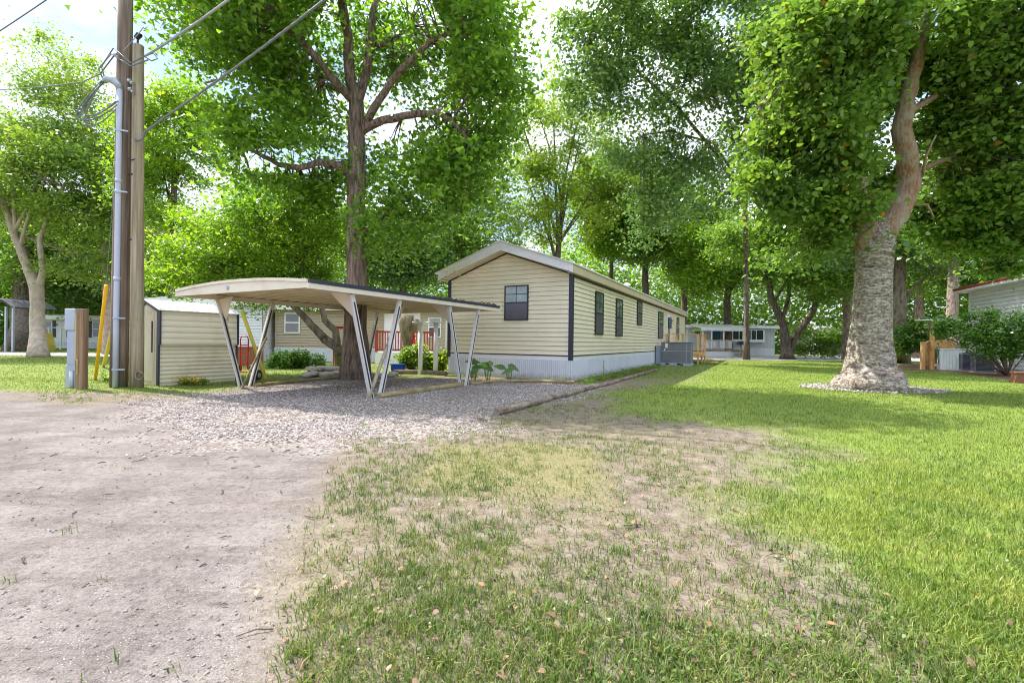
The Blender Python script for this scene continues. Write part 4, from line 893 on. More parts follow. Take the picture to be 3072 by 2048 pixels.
# ------------------------------------------------------------------ utility poles
def poles():
    Yp = G(272, 888).y
    a = P(273, 888, Yp); top = P(291, -120, Yp)
    r = thing('utility_pole', 'tall brown wooden utility pole with a grey conduit strapped to its side', 'utility pole', (a.x, a.y, 0))
    m = MB(); pts = [Vector((a.x, a.y, -.2))] + [Vector((a.x + (top.x - a.x) * t, a.y, top.z * t)) for t in (.12, .3, .5, .75, 1)]; pts = [pts[0]] + pts[1:]
    m.tube(pts, [.165, .16, .153, .145, .136, .128], 20, .012); m.build('shaft', M['polewood'], r, True, True)
    cx = lambda v: P(269 + (888 - v) * .0145 - 4, v, Yp - .19)
    m = MB(); vs = [889, 760, 640, 520, 400, 300, 205]; m.tube([cx(v) for v in vs], .052, 12)
    for v in (640, 415, 440): c = cx(v); m.tube([c + Vector((0, 0, -.04)), c + Vector((0, 0, .04))], .06, 12)
    m.build('conduit', M['conduit'], r, True, True)
    h = MB(); c = cx(205); h.tube([c, c + Vector((-.02, 0, .08)), c + Vector((-.1, -.02, .17)), c + Vector((-.22, -.04, .2)), c + Vector((-.30, -.05, .14))], [.06, .075, .085, .075, .05], 12); h.build('weatherhead', M['steel'], r, True, True)
    for v in (848, 730, 440, 300): c = cx(v); MB().bar(c + Vector((-.03, -.06, 0)), c + Vector((.17, .03, 0)), .03, .03).build('strap', M['steel'], r, True)
    lo = MB()
    for k, (w_, d_) in enumerate(((.55, 1.0), (.62, 1.15), (.48, 1.3), (.66, 1.2))):
        s0 = c = cx(205) + Vector((-.28, -.06, .12)); q = []
        for i in range(13):
            t = i / 12; q.append(s0 + Vector((-w_ * math.sin(t * 3.14) * (1 - .25 * t) + .30 * t * t, -.02 * k, -d_ * math.sin(t * 1.9) + (.55 + .05 * k) * t * t)))
        lo.tube(q, .012, 6)
    q0 = cx(205) + Vector((-.25, -.05, .1)); lo.tube([q0, q0 + Vector((-.1, 0, .35)), q0 + Vector((.15, 0, .75)), P(300, 145, Yp - .2), P(335, 128, Yp - .4)], .014, 6)
    lo.tube([q0 + Vector((-.03, 0, 0)), q0 + Vector((-.16, 0, .3)), q0 + Vector((.1, 0, .62)), P(300, 152, Yp - .2), P(340, 138, Yp - .4)], .014, 6)
    lo.tube([P(330, 130, Yp - .3), P(352, 122, Yp - .4), P(362, 135, Yp - .4), P(348, 140, Yp - .35), P(335, 132, Yp - .3)], .012, 6)
    lo.build('drip_loop', M['cable'], r, True, True)
    for u, v in ((262, 126), (294, 185), (296, 205)): c = P(u, v, Yp - .2); hw = MB(); hw.tube([c, c + Vector((.06, 0, 0))], .035, 8).tube([c + Vector((.06, 0, -.05)), c + Vector((.1, 0, -.05))], .03, 8).build('insulator', M['steel'], r, True)
    MB().bar(P(262, 128, Yp - .2), P(280, 132, Yp), .02, .02).build('bracket', M['steel'], r, True)
    Yq = G(314, 889).y
    b = P(314, 889, Yq); t = P(318, 105, Yq)
    r2 = thing('service_pole', 'shorter weathered pole with green stains standing beside the utility pole', 'utility pole', (b.x, b.y, 0))
    m = MB(); m.tube([(b.x, b.y, -.2)] + [(b.x + (t.x - b.x) * k, b.y, t.z * k) for k in (.12, .3, .5, .7, .85, 1)], [.13, .128, .122, .117, .112, .107, .10], 20, .015); m.build('shaft', M['oldwood'], r2, True, True)
    i = MB(); c = t + Vector((0, -.02, .0)); i.tube([c, c + Vector((0, 0, .12))], .02, 8).tube([c + Vector((-.04, 0, .14)), c + Vector((.03, 0, .22)), c + Vector((.07, 0, .2))], [.05, .06, .04], 8); i.build('insulator', M['groove'], r2, True)
    for v in (550, 400): c = P(306, v, Yq - .1); MB().tube([c, c + Vector((-.1, 0, .01))], .02, 6).build('bolt', M['groove'], r2, True)
    i = MB()
    c = P(306, 365, Yq - .1); i.tube([c + Vector((.05, 0, 0)), c + Vector((-.04, -.05, -.05)), c + Vector((-.08, -.02, .03))], .012, 6); i.build('bolt', M['groove'], r2, True)
    k = MB(); c = P(320, 862, Yq - .12); k.tube([c + Vector((.08 * math.cos(q), 0, .09 * math.sin(q))) for q in [j * .6 for j in range(12)]], .02, 6); k.build('wire_coil', M['polewood'], r2, True)
    def cab(name, pts, rr, mat, label): tag(MB().tube(pts, rr, 7).build(name, mat, None, smooth=True), label, 'cable')
    def sag(a, b, s, n=14): return [a.lerp(b, k / n) - Vector((0, 0, s * 4 * (k / n) * (1 - k / n))) for k in range(n + 1)]
    e = P(705, 0, 8.4); s0 = P(332, 300, Yq - .15); far_ = s0 + (e - s0) * 2.2
    cab('power_cable', [P(309, 318, Yq - .13), P(318, 323, Yq - .14), P(328, 317, Yq - .15), P(333, 303, Yq - .15)] + sag(s0, far_, .25)[1:], .022, M['cable'], 'thick grey service cable running from the short pole up over the driveway')
    e = P(505, 0, 8.8); s0 = P(335, 128, Yp - .4); far_ = s0 + (e - s0) * 2.2; c1 = sag(s0, far_, .12)
    cab('power_cable', c1, .022, M['cableL'], 'twisted pale cable bundle rising from the top of the short pole')
    cab('power_cable', sag(P(-90, 128, 11), P(190, -58, 9.5), .03), .012, M['cable'], 'thin wire crossing the sky in the upper left corner')
    cab('power_cable', sag(P(-60, 205, 16), P(150, 193, 11.5), .06) + [P(190, 188, 11), P(230, 170, 10.6), P(262, 128, Yp - .2)], .014, M['cable'], 'wire entering from the left and curving up to the utility pole')
    cab('power_cable', sag(P(282, 118, Yp - .2), P(330, 62, Yq - .3), .02), .009, M['cableL'], 'short thin wire slanting between the pole tops')
    # guy wire guards
    g0 = G(218, 872); g1 = P(244, 655, 10.6)
    r3 = thing('guy_wire', 'guy wire with a bright yellow guard leaning left of the utility pole', 'guy wire', g0)
    m = MB(); m.tube([g0 - Vector((0, 0, .1)), g1], .035, 10); m.build('guard', M['yellow'], r3, True, True)
    m = MB(); m.tube([g1, P(272, 300, Yp)], .006, 5); m.build('wire', M['cable'], r3, True)
    g0 = G(236, 842); g1 = P(256, 765, 13.6)
    r3 = thing('guy_wire', 'shorter faded yellow guy guard low behind the conduit', 'guy wire', g0)
    m = MB(); m.tube([g0 - Vector((0, 0, .1)), g1], .05, 10); m.build('guard', M['paleY'], r3, True, True); m = MB(); m.tube([g1, P(274, 560, 12.5)], .006, 5); m.build('wire', M['cable'], r3, True)
    g0 = G(614, 870); g1 = P(556, 715, 13.1)
    r3 = thing('guy_wire', 'leaning pale yellow guard seen between the left carport legs', 'guy wire', g0)
    m = MB(); m.tube([g0 - Vector((0, 0, .1)), g1], .05, 10); m.build('guard', M['paleY'], r3, True, True)
    m = MB(); m.tube([g1, P(520, 560, 13)], .006, 5); m.build('wire', M['cable'], r3, True)
poles()
def meter():
    g = G(172, 889); r = thing('meter_pedestal', 'grey electric meter pedestal bolted to a square wooden post', 'electric meter', (g.x, g.y, 0)); Y = g.y
    def bx(u0, u1, v0, v1, d0, d1, nm, mat, bev=.008):
        a = P(u0, v1, Y); b = P(u1, v0, Y); m = MB(); m.box((a.x - g.x, d0, max(a.z, -.05)), (b.x - g.x, d1, b.z)); return m.build(nm, mat, r, bevel=bev)
    bx(157, 181, 709, 758, -.09, .09, 'meter_box', M['steel']); bx(160, 180, 759, 838, -.07, .07, 'pedestal', M['acbase']); bx(158, 181, 838, 893, -.085, .085, 'base', M['steel'])
    m = MB(); a = P(166, 850, Y - .1); b = P(166, 893, Y - .1); m.tube([(a.x - g.x, -.1, a.z), (b.x - g.x, -.1, -.02)], .022, 8); a = P(173, 850, Y); m.tube([(a.x - g.x, -.1, a.z), (a.x - g.x, -.1, -.02)], .022, 8); m.build('conduit', M['conduit'], r, smooth=True)
    lean_ = MB(); lean_.bar((P(150, 890, Y).x - g.x, .0, 0), (P(157, 850, Y).x - g.x, 0, .35), .03, .02); lean_.build('brace', M['conduit'], r)
    g2 = G(189, 893); r2 = thing('wooden_post', 'square brown post standing against the meter pedestal', 'post', (g2.x, g2.y, 0))
    a = P(181, 893, g2.y); b = P(198, 709, g2.y); MB().box((a.x - g2.x, -.07, -.1), (b.x - g2.x, .07, b.z)).build('shaft', M['postwood'], r2, bevel=.01)
    m = MB(); x0 = a.x - g2.x
    m.tube([(x0 + .0, -.085, b.z - .1), (x0 + .0, -.085, .62), (x0 + .04, -.085, .6), (x0 + .04, -.085, .3)], .008, 6); m.build('ground_wire', M['paleY'], r2)
meter()
# ------------------------------------------------------------------ background homes
def box_home(name, label, x0, x1, Y, dep, zs, ze, wallmat, rise=.35, pitch=.13, rz=0.0, wins=(), roofm=None, ribw=.12, over=.25, fas=.22, fasm=None, gable_x=False, skirtm=None):
    """long wall faces -y at y=0; local x from 0..w."""
    r = thing(name, label, 'mobile home', (x0, Y, 0), rz); w = x1 - x0
    m = MB(); m.box((.02, .02, .02), (w - .02, dep, ze)); m.prism([(0.02, .02, ze), (.02, dep, ze), (.02, dep / 2, ze + rise)], (w - .04, 0, 0))
    if pitch:
        lap(m, (0, 0, 0), (w, 0, 0), zs, ze, pitch, (0, -1, 0)); lap(m, (0, dep, 0), (0, -dep, 0), zs, ze + rise, pitch, (-1, 0, 0), [(0, ze), (dep/2, ze + rise), (dep, ze)]); lap(m, (w, 0, 0), (0, dep, 0), zs, ze, pitch, (1, 0, 0))
    else: ribs(m, (0, 0, 0), (w, 0, 0), zs, ze, .3, (0, -1, 0), .015); ribs(m, (w, 0, 0), (0, dep, 0), zs, ze, .3, (1, 0, 0), .015)
    m.build('wall', wallmat, r)
    s = MB(); ribs(s, (0, -.015, 0), (w, 0, 0), -.05, zs, ribw, (0, -1, 0)); ribs(s, (-.015, dep, 0), (0, -dep, 0), -.05, zs, ribw, (-1, 0, 0)); ribs(s, (w + .015, 0, 0), (0, dep, 0), -.05, zs, ribw, (1, 0, 0)); s.box((-.02, -.03, zs - .06), (w + .02, -.002, zs + .03)); s.build('skirting', skirtm or M['skirt'], r)
    rf = MB()
    for a, b in ((-over, dep / 2), (dep + over, dep / 2)): rf.prism([(-over, a, ze + .02), (-over, b, ze + rise + .02), (-over, b, ze + rise + .08), (-over, a, ze + .08)], (w + 2 * over, 0, 0))
    rf.build('roof', roofm or M['roofing'], r)
    f = MB(); f.box((-over, -over - .03, ze + .08 - fas), (w + over, -over, ze + .1)); f.box((-over - .03, -over, ze + .08 - fas), (-over, dep + over, ze + .1)); f.build('fascia', fasm or M['white'], r)
    for cx, zb, ww, hh, fm in wins: window(r, (cx, -.014, zb), (1, 0, 0), (0, -1, 0), ww, hh, fm, 'hung', M['glass'], M['glass'], .06, .05)
    return r
# tan home in the middle distance
tan = box_home('mobile_home', 'tan sided mobile home behind the brown tree, with a red railed porch', -11.5, -2.2, 22.7, 4.2, .62, 2.62, M['tan_home'], wins=((.85, 1.35, .75, 1.0, M['white']), ))
def porch():
    w = MB(); w.box((5.3, -.03, .6), (7.05, -.02, 2.6)); w.build('door_panel', M['white'], tan)
    w = MB(); w.box((6.1, -.05, .65), (6.75, -.031, 2.3)); w.build('door', M['palepane'], tan)
    w = MB(); w.box((7.06, -.034, .62), (9.25, -.002, 2.45)); lap(w, (7.06, -.034, 0), (2.19, 0, 0), .62, 2.45, .13, (0, -1, 0)); w.build('addition_wall', M['sage_home'], tan)
    for c in (7.75, 9.0): window(tan, (c, -.05, 1.25), (1, 0, 0), (0, -1, 0), .62, .95, M['white'], 'hung', M['palepane'], M['screen'], .05, .04)
    w = MB(); w.box((8.28, -.07, .7), (8.34, -.049, 2.45)); w.build('downspout', M['white'], tan)
    r = thing('porch_rail', 'red stained porch with balusters in front of the tan home', 'porch', (P(870, 830, 21.4).x, 21.2, 0)); x1 = P(1000, 830, 21.2).x - r.location.x
    f = MB(); f.box((-.1, 0, .45), (x1, 1.44, .55)); f.build('floor', M['white'], r)
    b = MB(); ribs(b, (-.1, -.01, 0), (x1 + .1, 0, 0), -.05, .449, .1, (0, -1, 0)); b.build('skirting', M['white'], r)
    f = MB(); f.box((-.1, -.02, 1.42), (x1, .06, 1.50)); f.box((-.1, 0, .62), (x1, .04, .69)); f.build('rail', M['redwood'], r)
    n = 22
    for k in range(n): x_ = -.05 + (x1 + .0) * k / n; MB().box((x_, .0, .691), (x_ + .045, .035, 1.419)).build('baluster', M['redwood'], r)
    for x_ in (-.12, x1 * .42, x1 - .05): MB().box((x_, -.03, .551), (x_ + .11, -.021 + .1, 1.55)).build('post', M['redwood'], r)
porch()
box_home('mobile_home', 'white sided home seen between the shed and the carport legs', -17.5, -11.75, 22.0, 4.0, .62, 2.75, M['white_home'], wins=((4.05, 1.35, .95, .95, M['white']),))
# white home on the left
def left_home():
    h_ = box_home('mobile_home', 'white mobile home with dark shutters across the left lawn', -42.8, -31.5, 41, 4.2, .55, 2.75, M['white_home'], .3, .16, R(0), wins=((2.15, 1.0, .8, 1.35, M['white']), (6.45, 1.0, .8, 1.35, M['white'])), over=.5, fas=.35)
    for x_ in (1.45, 2.6, 3.8, 5.75, 6.9): MB().box((x_, -.05, .95), (x_ + .25, -.016, 2.4)).build('shutter', M['trim'], h_)
    for x_ in (7.5, 10.9): MB().tube([(x_, -.45, 0), (x_, -.45, 2.5)], .06, 8).build('porch_post', M['white'], h_)
left_home()
def garden_sheds():
    for u, w, lab in ((282, 1.9, 'grey metal garden shed beside the white home, partly behind the conduit'), (316, 1.3, 'green grey utility shed glimpsed between the two poles')):
        b = P(u, 815, 33); r = thing('garden_shed', lab, 'shed', (b.x, 33, 0))
        m = MB(); m.box((-w/2, 0, 0), (w/2, 1.6, 1.95)); ribs(m, (-w/2, -.004, 0), (w, 0, 0), .02, 1.93, .16, (0, -1, 0)); m.build('wall', M['steel'], r)
        t = MB(); t.prism([(-w/2 - .1, -.1, 1.95), (w/2 + .1, -.1, 1.95), (0, -.1, 2.2)], (0, 1.8, 0)); t.build('roof', M['white'], r)
        d = MB(); d.box((-w*.3, -.03, .08), (w*.3, -.021, 1.8)); d.build('door', M['steel'], r)
garden_sheds()
def lattice():
    a = G(-60, 808); r = thing('lattice_fence', 'white diagonal lattice fence at the left edge of the view', 'fence', (a.x, 36.5, 0)); x1 = P(105, 800, 36.5).x - a.x
    m = MB(); h = 1.5; x = -h
    while x < x1:
        for s_ in (0, 1):
            p0 = Vector((x, s_ * .015, .2)); p1 = Vector((x + h, s_ * .015, .2 + h))
            if s_: p0, p1 = Vector((x + h, .015, .2)), Vector((x, .015, .2 + h))
            lo, hi = max(0, -min(p0.x, p1.x)) / h, 1 - max(0, max(p0.x, p1.x) - x1) / h
            if hi - lo > .05:
                q0, q1 = (p0.lerp(p1, lo), p0.lerp(p1, hi)) if p0.x < p1.x else (p0.lerp(p1, 1 - hi), p0.lerp(p1, 1 - lo)); m.bar(q0, q1, .05, .012)
        x += .21
    m.build('panel', M['white'], r)
    m = MB(); m.box((0, -.03, .15), (x1, .05, .21)); m.box((0, -.03, 1.68), (x1, .05, 1.74)); m.build('rail', M['white'], r)
    for k in range(4): MB().box((x1 * k / 3.2, -.05, -.1), (x1 * k / 3.2 + .1, .06, 1.75)).build('post', M['white'], r)
    b = P(-30, 800, 30); r = thing('awning_porch', 'dark curved awning on grey posts at the far left edge', 'awning', (b.x, 30, 0)); m = MB(); w = P(28, 700, 30).x - b.x
    z = P(10, 700, 30).z; m.prism([(0, 0, z + .5), (w * .6, 0, z + .35), (w, 0, z - .1), (w, 0, z - .18), (w * .6, 0, z + .2), (0, 0, z + .35)], (0, 3, 0)); m.build('canopy', M['darkroof'], r)
    for x_ in (w * .66, w * .95): MB().box((x_, .05, -.1), (x_ + .1, .15, z - .1)).build('post', M['steel'], r)
    b = G(66, 806); r = thing('garden_slide', 'yellow plastic garden slide leaning between the left trunks', 'slide', (b.x, 33, 0))
    m = MB(); m.prism([(-.25, 0, 0), (.3, 0, 0), (.28, 0, .4), (.05, 0, 1.25), (-.2, 0, 1.3)], (0, .5, 0)); m.build('chute', M['paleY'], r, bevel=.03)
    for x_ in (-.26, .25): MB().prism([(x_, -.03, 0), (x_ + .06, -.03, 0), (x_ * .4 + .06, -.03, 1.35), (x_ * .4, -.03, 1.35)], (0, .03, 0)).build('side_wall', M['yellow'], r)
lattice()
# grey home far right of the main home
def grey_home():
    b = P(1580, 808, 46); e = P(1765, 808, 46)
    h_ = box_home('mobile_home', 'grey panelled home with picture window and covered porch beyond the road', b.x, e.x + .6, 46, 9, .75, 2.85, M['grey_home'], .15, 0, 0, (), M['roofing'], .3, .35, .25, M['white'])
    g = lambda u: P(u, 800, 46).x - b.x
    f = MB(); x0, x1 = g(1678), g(1752); f.box((x0, -.35, 1.35), (x1, -.002, 1.5)); f.box((x0, -.3, 1.501), (x1, -.02, 2.55)); bay = f.build('bay_window', M['white'], h_)
    n = 4; xs = [x0 + .1, x0 + (x1 - x0) * .23, x0 + (x1 - x0) * .60, x0 + (x1 - x0) * .76, x1 - .05]
    for k in range(4): MB().box((xs[k], -.32, 1.6), (xs[k + 1] - .1, -.301, 2.5)).build('pane', M['glass'], bay)
    MB().box((g(1634), -.05, .75), (g(1654), -.021, 2.65)).build('door', M['teal'], h_); MB().box((g(1656), -.05, .75), (g(1668), -.021, 2.65)).build('side_light', M['glass'], h_)
    p = MB(); z1 = 2.95; p.prism([(g(1582), -3, 2.5), (g(1674), -3, 2.5), (g(1674), -.36, z1), (g(1582), -.36, z1)], (0, 0, .1)); p.build('porch_roof', M['roofing'], h_)
    p = MB(); p.box((g(1582), -3.05, 2.32), (g(1674), -3.0, 2.6)); p.build('porch_fascia', M['white'], h_)
    for u in (1585, 1604, 1630, 1672): MB().box((g(u), -2.95, .6), (g(u) + .1, -2.85, 2.5)).build('porch_post', M['white'], h_)
    p = MB(); p.box((g(1582), -3, .45), (g(1674), -.02, .6)); p.build('porch_floor', M['greywood'], h_); p = MB(); p.box((g(1590), -2.98, -.05), (g(1674), -2.94, .44)); p.build('porch_skirting', M['white'], h_)
    p = MB(); p.box((g(1590), -2.98, 1.42), (g(1650), -2.9, 1.5)); p.box((g(1590), -2.97, .68), (g(1650), -2.91, .74)); p.build('rail', M['deckwood'], h_)
    for k in range(24): x_ = g(1591) + (g(1650) - g(1591)) * k / 24; MB().box((x_, -2.96, .741), (x_ + .05, -2.92, 1.419)).build('baluster', M['white'], h_)
    for k in range(3): MB().box((g(1648), -3.35 - .3 * k, .38 - .18 * k), (g(1672), -3.05 - .3 * k, .43 - .18 * k)).build('step', M['greywood'], h_)
    c = P(1742, 800, 60); m = MB(); r = thing('chimney_pipe', 'white flue pipe rising behind the grey home roof', 'pipe', (c.x, 60, 0)); m.tube([(0, 0, 0), (0, 0, P(1742, 690, 60).z)], .16, 10).tube([(0, 0, P(1742, 690, 60).z), (0, 0, P(1742, 680, 60).z)], .26, 10); m.build('flue', M['white'], r, smooth=True)
    q = P(1702, 812, 41); r = thing('mailbox', 'dark mailbox on a post beside the road before the grey home', 'mailbox', (q.x, 41, 0)); MB().box((-.06, -.06, -.1), (.06, .06, 1.05)).build('post', M['greywood'], r)
    m = MB(); m.prism([(-.25, -.14, 1.06), (.25, -.14, 1.06), (.25, -.14, 1.25), (.12, -.14, 1.38), (-.12, -.14, 1.38), (-.25, -.14, 1.25)], (0, .5, 0)); m.build('box', M['trim'], r, bevel=.01)
    box_home('mobile_home', 'pale home half hidden by shrubs left of the sycamore', P(1880, 800, 52).x, P(2000, 800, 52).x, 52, 5, .5, 3.0, M['white_home'], .3, .2)
grey_home()
# white house at the right edge
def right_house():
    c = Vector((24.9, 25.5, 0))
    r = thing('white_house', 'white sided house with red roof edge at the right border', 'house', c, R(-22.8)); Ln = 11; dep = 7; ze = 4.22
    m = MB(); m.box((.02, -Ln, 0), (dep, -.02, ze)); lap(m, (0, 0, 0), (0, -Ln, 0), .1, ze, .19, (-1, 0, 0)); lap(m, (dep, 0, 0), (-dep, 0, 0), .1, ze, .19, (0, 1, 0)); m.build('wall', M['white_home'], r)
    m = MB(); m.prism([(-.55, .45, ze - .02), (dep / 2, .45, ze + 1.1), (dep + .5, .45, ze - .02), (dep + .5, .45, ze + .1), (dep / 2, .45, ze + 1.22), (-.55, .45, ze + .1)], (0, -Ln - .9, 0)); m.build('roof', M['shingle_red'], r)
    m = MB(); m.box((-.54, -Ln - .45, ze - .14), (-.50, .44, ze - .021)); m.box((-.5, -Ln, ze - .14), (0, .44, ze - .12)); m.build('fascia', M['white'], r)
    m = MB(); m.box((-.03, -.1, .05), (.01, .03, ze - .14)); m.build('corner_trim', M['white'], r)
    m = MB(); m.prism([(.3, .021, ze), (dep - .3, .021, ze), (dep / 2, .021, ze + 1.0)], (0, -.1, 0)); m.build('gable', M['white_home'], r)
right_house()
def right_yard():
    for u, v, lab in ((2230, 852, 'square grey condenser unit nearest the white foam cover'), (2262, 856, 'grey louvred condenser unit half behind the big round bush')):
        g = G(u, v); r = thing('condenser', lab, 'air conditioner', (g.x, g.y, 0), R(-30)); MB().box((-.32, 0, .04), (.32, .64, .84)).build('cabinet', M['acgrey'], r, bevel=.02)
        m = MB()
        for k in range(13): m.box((-.29, -.012, .12 + k * .052), (.29, 0, .145 + k * .052)); m.box((-.332, .04, .12 + k * .052), (-.32, .6, .145 + k * .052))
        m.build('louver', M['trim'], r); MB().box((-.36, -.04, -.02), (.36, .68, .04)).build('pad', M['stone'], r); MB().tube([(0, .32, .84), (0, .32, .87)], .26, 20).build('fan_grille', M['trim'], r)
    g = G(2188, 850); r = thing('storage_bin', 'pale ribbed box standing left of the condensers', 'bin', (g.x, g.y, 0), R(-30)); m = MB(); m.box((-.45, 0, 0), (.45, .6, .98)); ribs(m, (-.45, -.004, 0), (.9, 0, 0), .02, .96, .11, (0, -1, 0)); m.build('body', M['foam'], r); MB().box((-.48, -.03, .981), (.48, .63, 1.03)).build('lid', M['foam'], r)
    g = G(2140, 848); r = thing('wooden_gate', 'golden lumber gate and stair rail beside the white house', 'gate', (g.x, g.y, 0))
    for x_, h in ((0, 2.0), (-.45, 1.35)): MB().box((x_ - .07, -.07, -.1), (x_ + .07, .07, h)).build('post', M['deckwood'], r)
    for k in range(5): MB().box((-.36 + k * .07, .1, .2), (-.305 + k * .07, .13, 1.3)).build('picket', M['deckwood'], r)
    MB().bar((-.4, .08, 1.25), (.9, .3, 1.75), .12, .05).build('rail', M['deckwood'], r); MB().box((.08, .2, .3), (1.3, .25, 1.45)).build('panel', M['deckwood'], r)
    r2 = thing('bird_feeder', 'flat grey roofed bird feeder on top of the golden gate post', 'bird feeder', (g.x, g.y, 2.0)); m = MB(); m.prism([(-.6, -.3, .38), (.85, -.3, .45), (.85, -.3, .5), (-.6, -.3, .43)], (0, .6, 0)); m.build('roof', M['white'], r2); MB().box((-.2, -.15, .0), (.25, .15, .3)).build('box', M['greywood'], r2); MB().box((-.03, -.03, .3), (.03, .03, .40)).build('stem', M['greywood'], r2)
    m = MB()
    for k in range(7):
        a = .15 + k * .06; m.tube([(g.x + .1 + .04 * k, g.y - .12, 1.15 - .05 * k), (g.x + .14 + .07 * k, g.y - .16, .6), (g.x + .22 + .09 * k, g.y - .2, .05)], .016, 6)
    tag(m.build('garden_hose', M['green_hose'], None, smooth=True), 'green garden hose hanging in loops from the golden gate', 'hose')
    g = G(2345, 880); r = thing('planter_block', 'terracotta coloured block at the lower right border', 'planter', (g.x + .2, g.y, 0), R(-30)); MB().prism([(-.3, 0, -.03), (.3, 0, -.03), (.24, 0, .3), (-.24, 0, .3)], (0, .4, 0)).build('body', M['terracotta'], r, bevel=.01); MB().box((-.27, -.03, .301), (.27, .43, .35)).build('rim', M['terracotta'], r)
right_yard()
# ------------------------------------------------------------------ shrubs and plants
def shrub(name, label, base, blobs, n, leaf, size, clump=.22, shape='diamond', stems=5, bark=None, group=None, nclump=None, cat='shrub', flowers=None, shell=.4):
    base = Vector(base); root = thing(name, label, cat, base, 0, group); pts, cc = crown(blobs, n, clump, lambda p: p[:, 2] > .02, nclump, .8, shell); m = MB()
    for cs in cc:
        for c in cs[:stems]: c = Vector(c); m.tube(bezpath(base - Vector((0, 0, .05)), c, (0, 0, .1), 5), [.03, .024, .018, .012, .006], 5)
    m.build('stems', bark or B['dark'], root, True, True); np_mesh('foliage', leaf_verts(pts - np.array(base), size * (.6 + .7 * rg.random(len(pts))), shape, .5), len(SH[shape]), leaf, root)
    if flowers:
        fm, k, fs, cl = flowers
        for q in range(k):
            c = pts[rg.integers(len(pts))] + np.array([0, -.12, .05]); fp = c + rg.normal(0, cl, (40, 3)).clip(-1.6 * cl, 1.6 * cl)
            np_mesh('flower_head', leaf_verts(fp - np.array(base), fs * (.7 + .5 * rg.random(len(fp))), 'broad', .8), 6, fm, root)
    return root
g = G(2315, 862)
shrub('holly_bush', 'large round evergreen bush on bare stems before the white house', g, [eb(2175, 748, 19, 42, 26, .7), eb(2245, 752, 18.6, 65, 36, .9), eb(2315, 748, 18.4, 70, 42, 1.0), eb(2290, 792, 18.4, 70, 26, .8), eb(2345, 790, 18.4, 45, 34, .9)], 10500, L['shrub'], .10, .32, 'broad', 4, B['pine'], nclump=110)
g = G(2108, 836)
shrub('holly_bush', 'smaller dark bush left of the golden gate', (g.x, 25.5, 0), [eb(2105, 765, 25.5, 40, 32, 1.0), eb(2085, 785, 25.5, 30, 22, .8), eb(2125, 785, 25.5, 28, 26, .8)], 6500, L['shrub'], .12, .35, 'broad', 4, B['pine'], nclump=60)
g = G(1870, 818)
shrub('azalea_bush', 'wide leafy bush right of the V shaped tree', (g.x, 40, 0), [eb(1860, 775, 40, 50, 35, 2), eb(1910, 765, 40, 45, 35, 2), eb(1890, 795, 40, 60, 20, 1.6)], 7000, L['mid'], .22, .6, stems=3, nclump=60)
g = G(945, 842)
shrub('lime_shrub', 'lime green shrub at the left corner of the main home', (P(945, 845, 16).x, 16, 0), [eb(950, 800, 16, 22, 14, .3), eb(930, 822, 16, 18, 18, .35), eb(955, 825, 16, 24, 14, .35)], 3600, L['shrubY'], .10, .16, nclump=40)
shrub('hydrangea_bush', 'blue flowering hydrangea between the lime shrub and the skirting', (P(995, 850, 16).x, 16, 0), [eb(985, 828, 16, 22, 14, .35), eb(1012, 822, 15.9, 18, 18, .35), eb(1000, 838, 15.9, 26, 9, .3)], 2600, L['shrubY'], .11, .16, 'broad', nclump=36, flowers=(L['blueflower'], 9, .07, .04))
g = G(672, 850)
shrub('camellia_bush', 'low dark leafy bush beyond the carport, before the tan home', (P(660, 845, 17.5).x, 17.5, 0), [eb(645, 825, 17.5, 30, 20, .6), eb(680, 820, 17.5, 32, 16, .6), eb(660, 840, 17.4, 38, 14, .6), eb(715, 828, 18, 28, 13, .5)], 7500, L['shrub'], .10, .2, 'broad', nclump=70)
g = G(440, 884)
shrub('marigold_clump', 'low clump of yellow flowers at the foot of the cream shed', g, [eb(432, 876, g.y, 18, 8, .12), eb(458, 877, g.y, 18, 8, .12), eb(420, 878, g.y, 10, 6, .1)], 1800, L['shrubY'], .045, .07, nclump=30, cat='flowers', flowers=(L['goldflower'], 14, .02, .025))
g = G(250, 880)
shrub('weed_clump', 'small leafy weeds growing at the foot of the utility pole', (g.x - .3, g.y + .6, 0), [(g.x - .3, g.y + .6, .12, .3, .2, .12)], 700, L['shrubY'], .09, .1, 'diamond', nclump=14, cat='weeds')
def big_leaf(root, base, tip, w, mat, face=None):
    base = Vector(base); tip = Vector(tip); d = tip - base; s_ = d.cross(Vector(face or (0, 0, 1)))
    s_ = Vector((1, 0, .1)) if s_.length < .02 else s_; s_ = s_.normalized(); n = s_.cross(d.normalized()); m = MB(); rows = 7
    prof = [0.15, .8, 1.0, .95, .7, .38, .02]; i = len(m.v)
    for k in range(rows):
        t = k / (rows - 1); c = base + d * t - Vector((0, 0, .25 * d.length * t * t))
        m.v += [tuple(c - s_ * w * prof[k] / 2 + n * .12 * w * prof[k]), tuple(c), tuple(c + s_ * w * prof[k] / 2 + n * .12 * w * prof[k])]
    for k in range(rows - 1):
        q = i + 3 * k; m.f += [(q, q + 1, q + 4, q + 3), (q + 1, q + 2, q + 5, q + 4)]
    m.build('leaf', mat, root, smooth=True)
CL = leafmat('canna_leaf', (.04, .11, .02), (.075, .17, .03), None, .35)
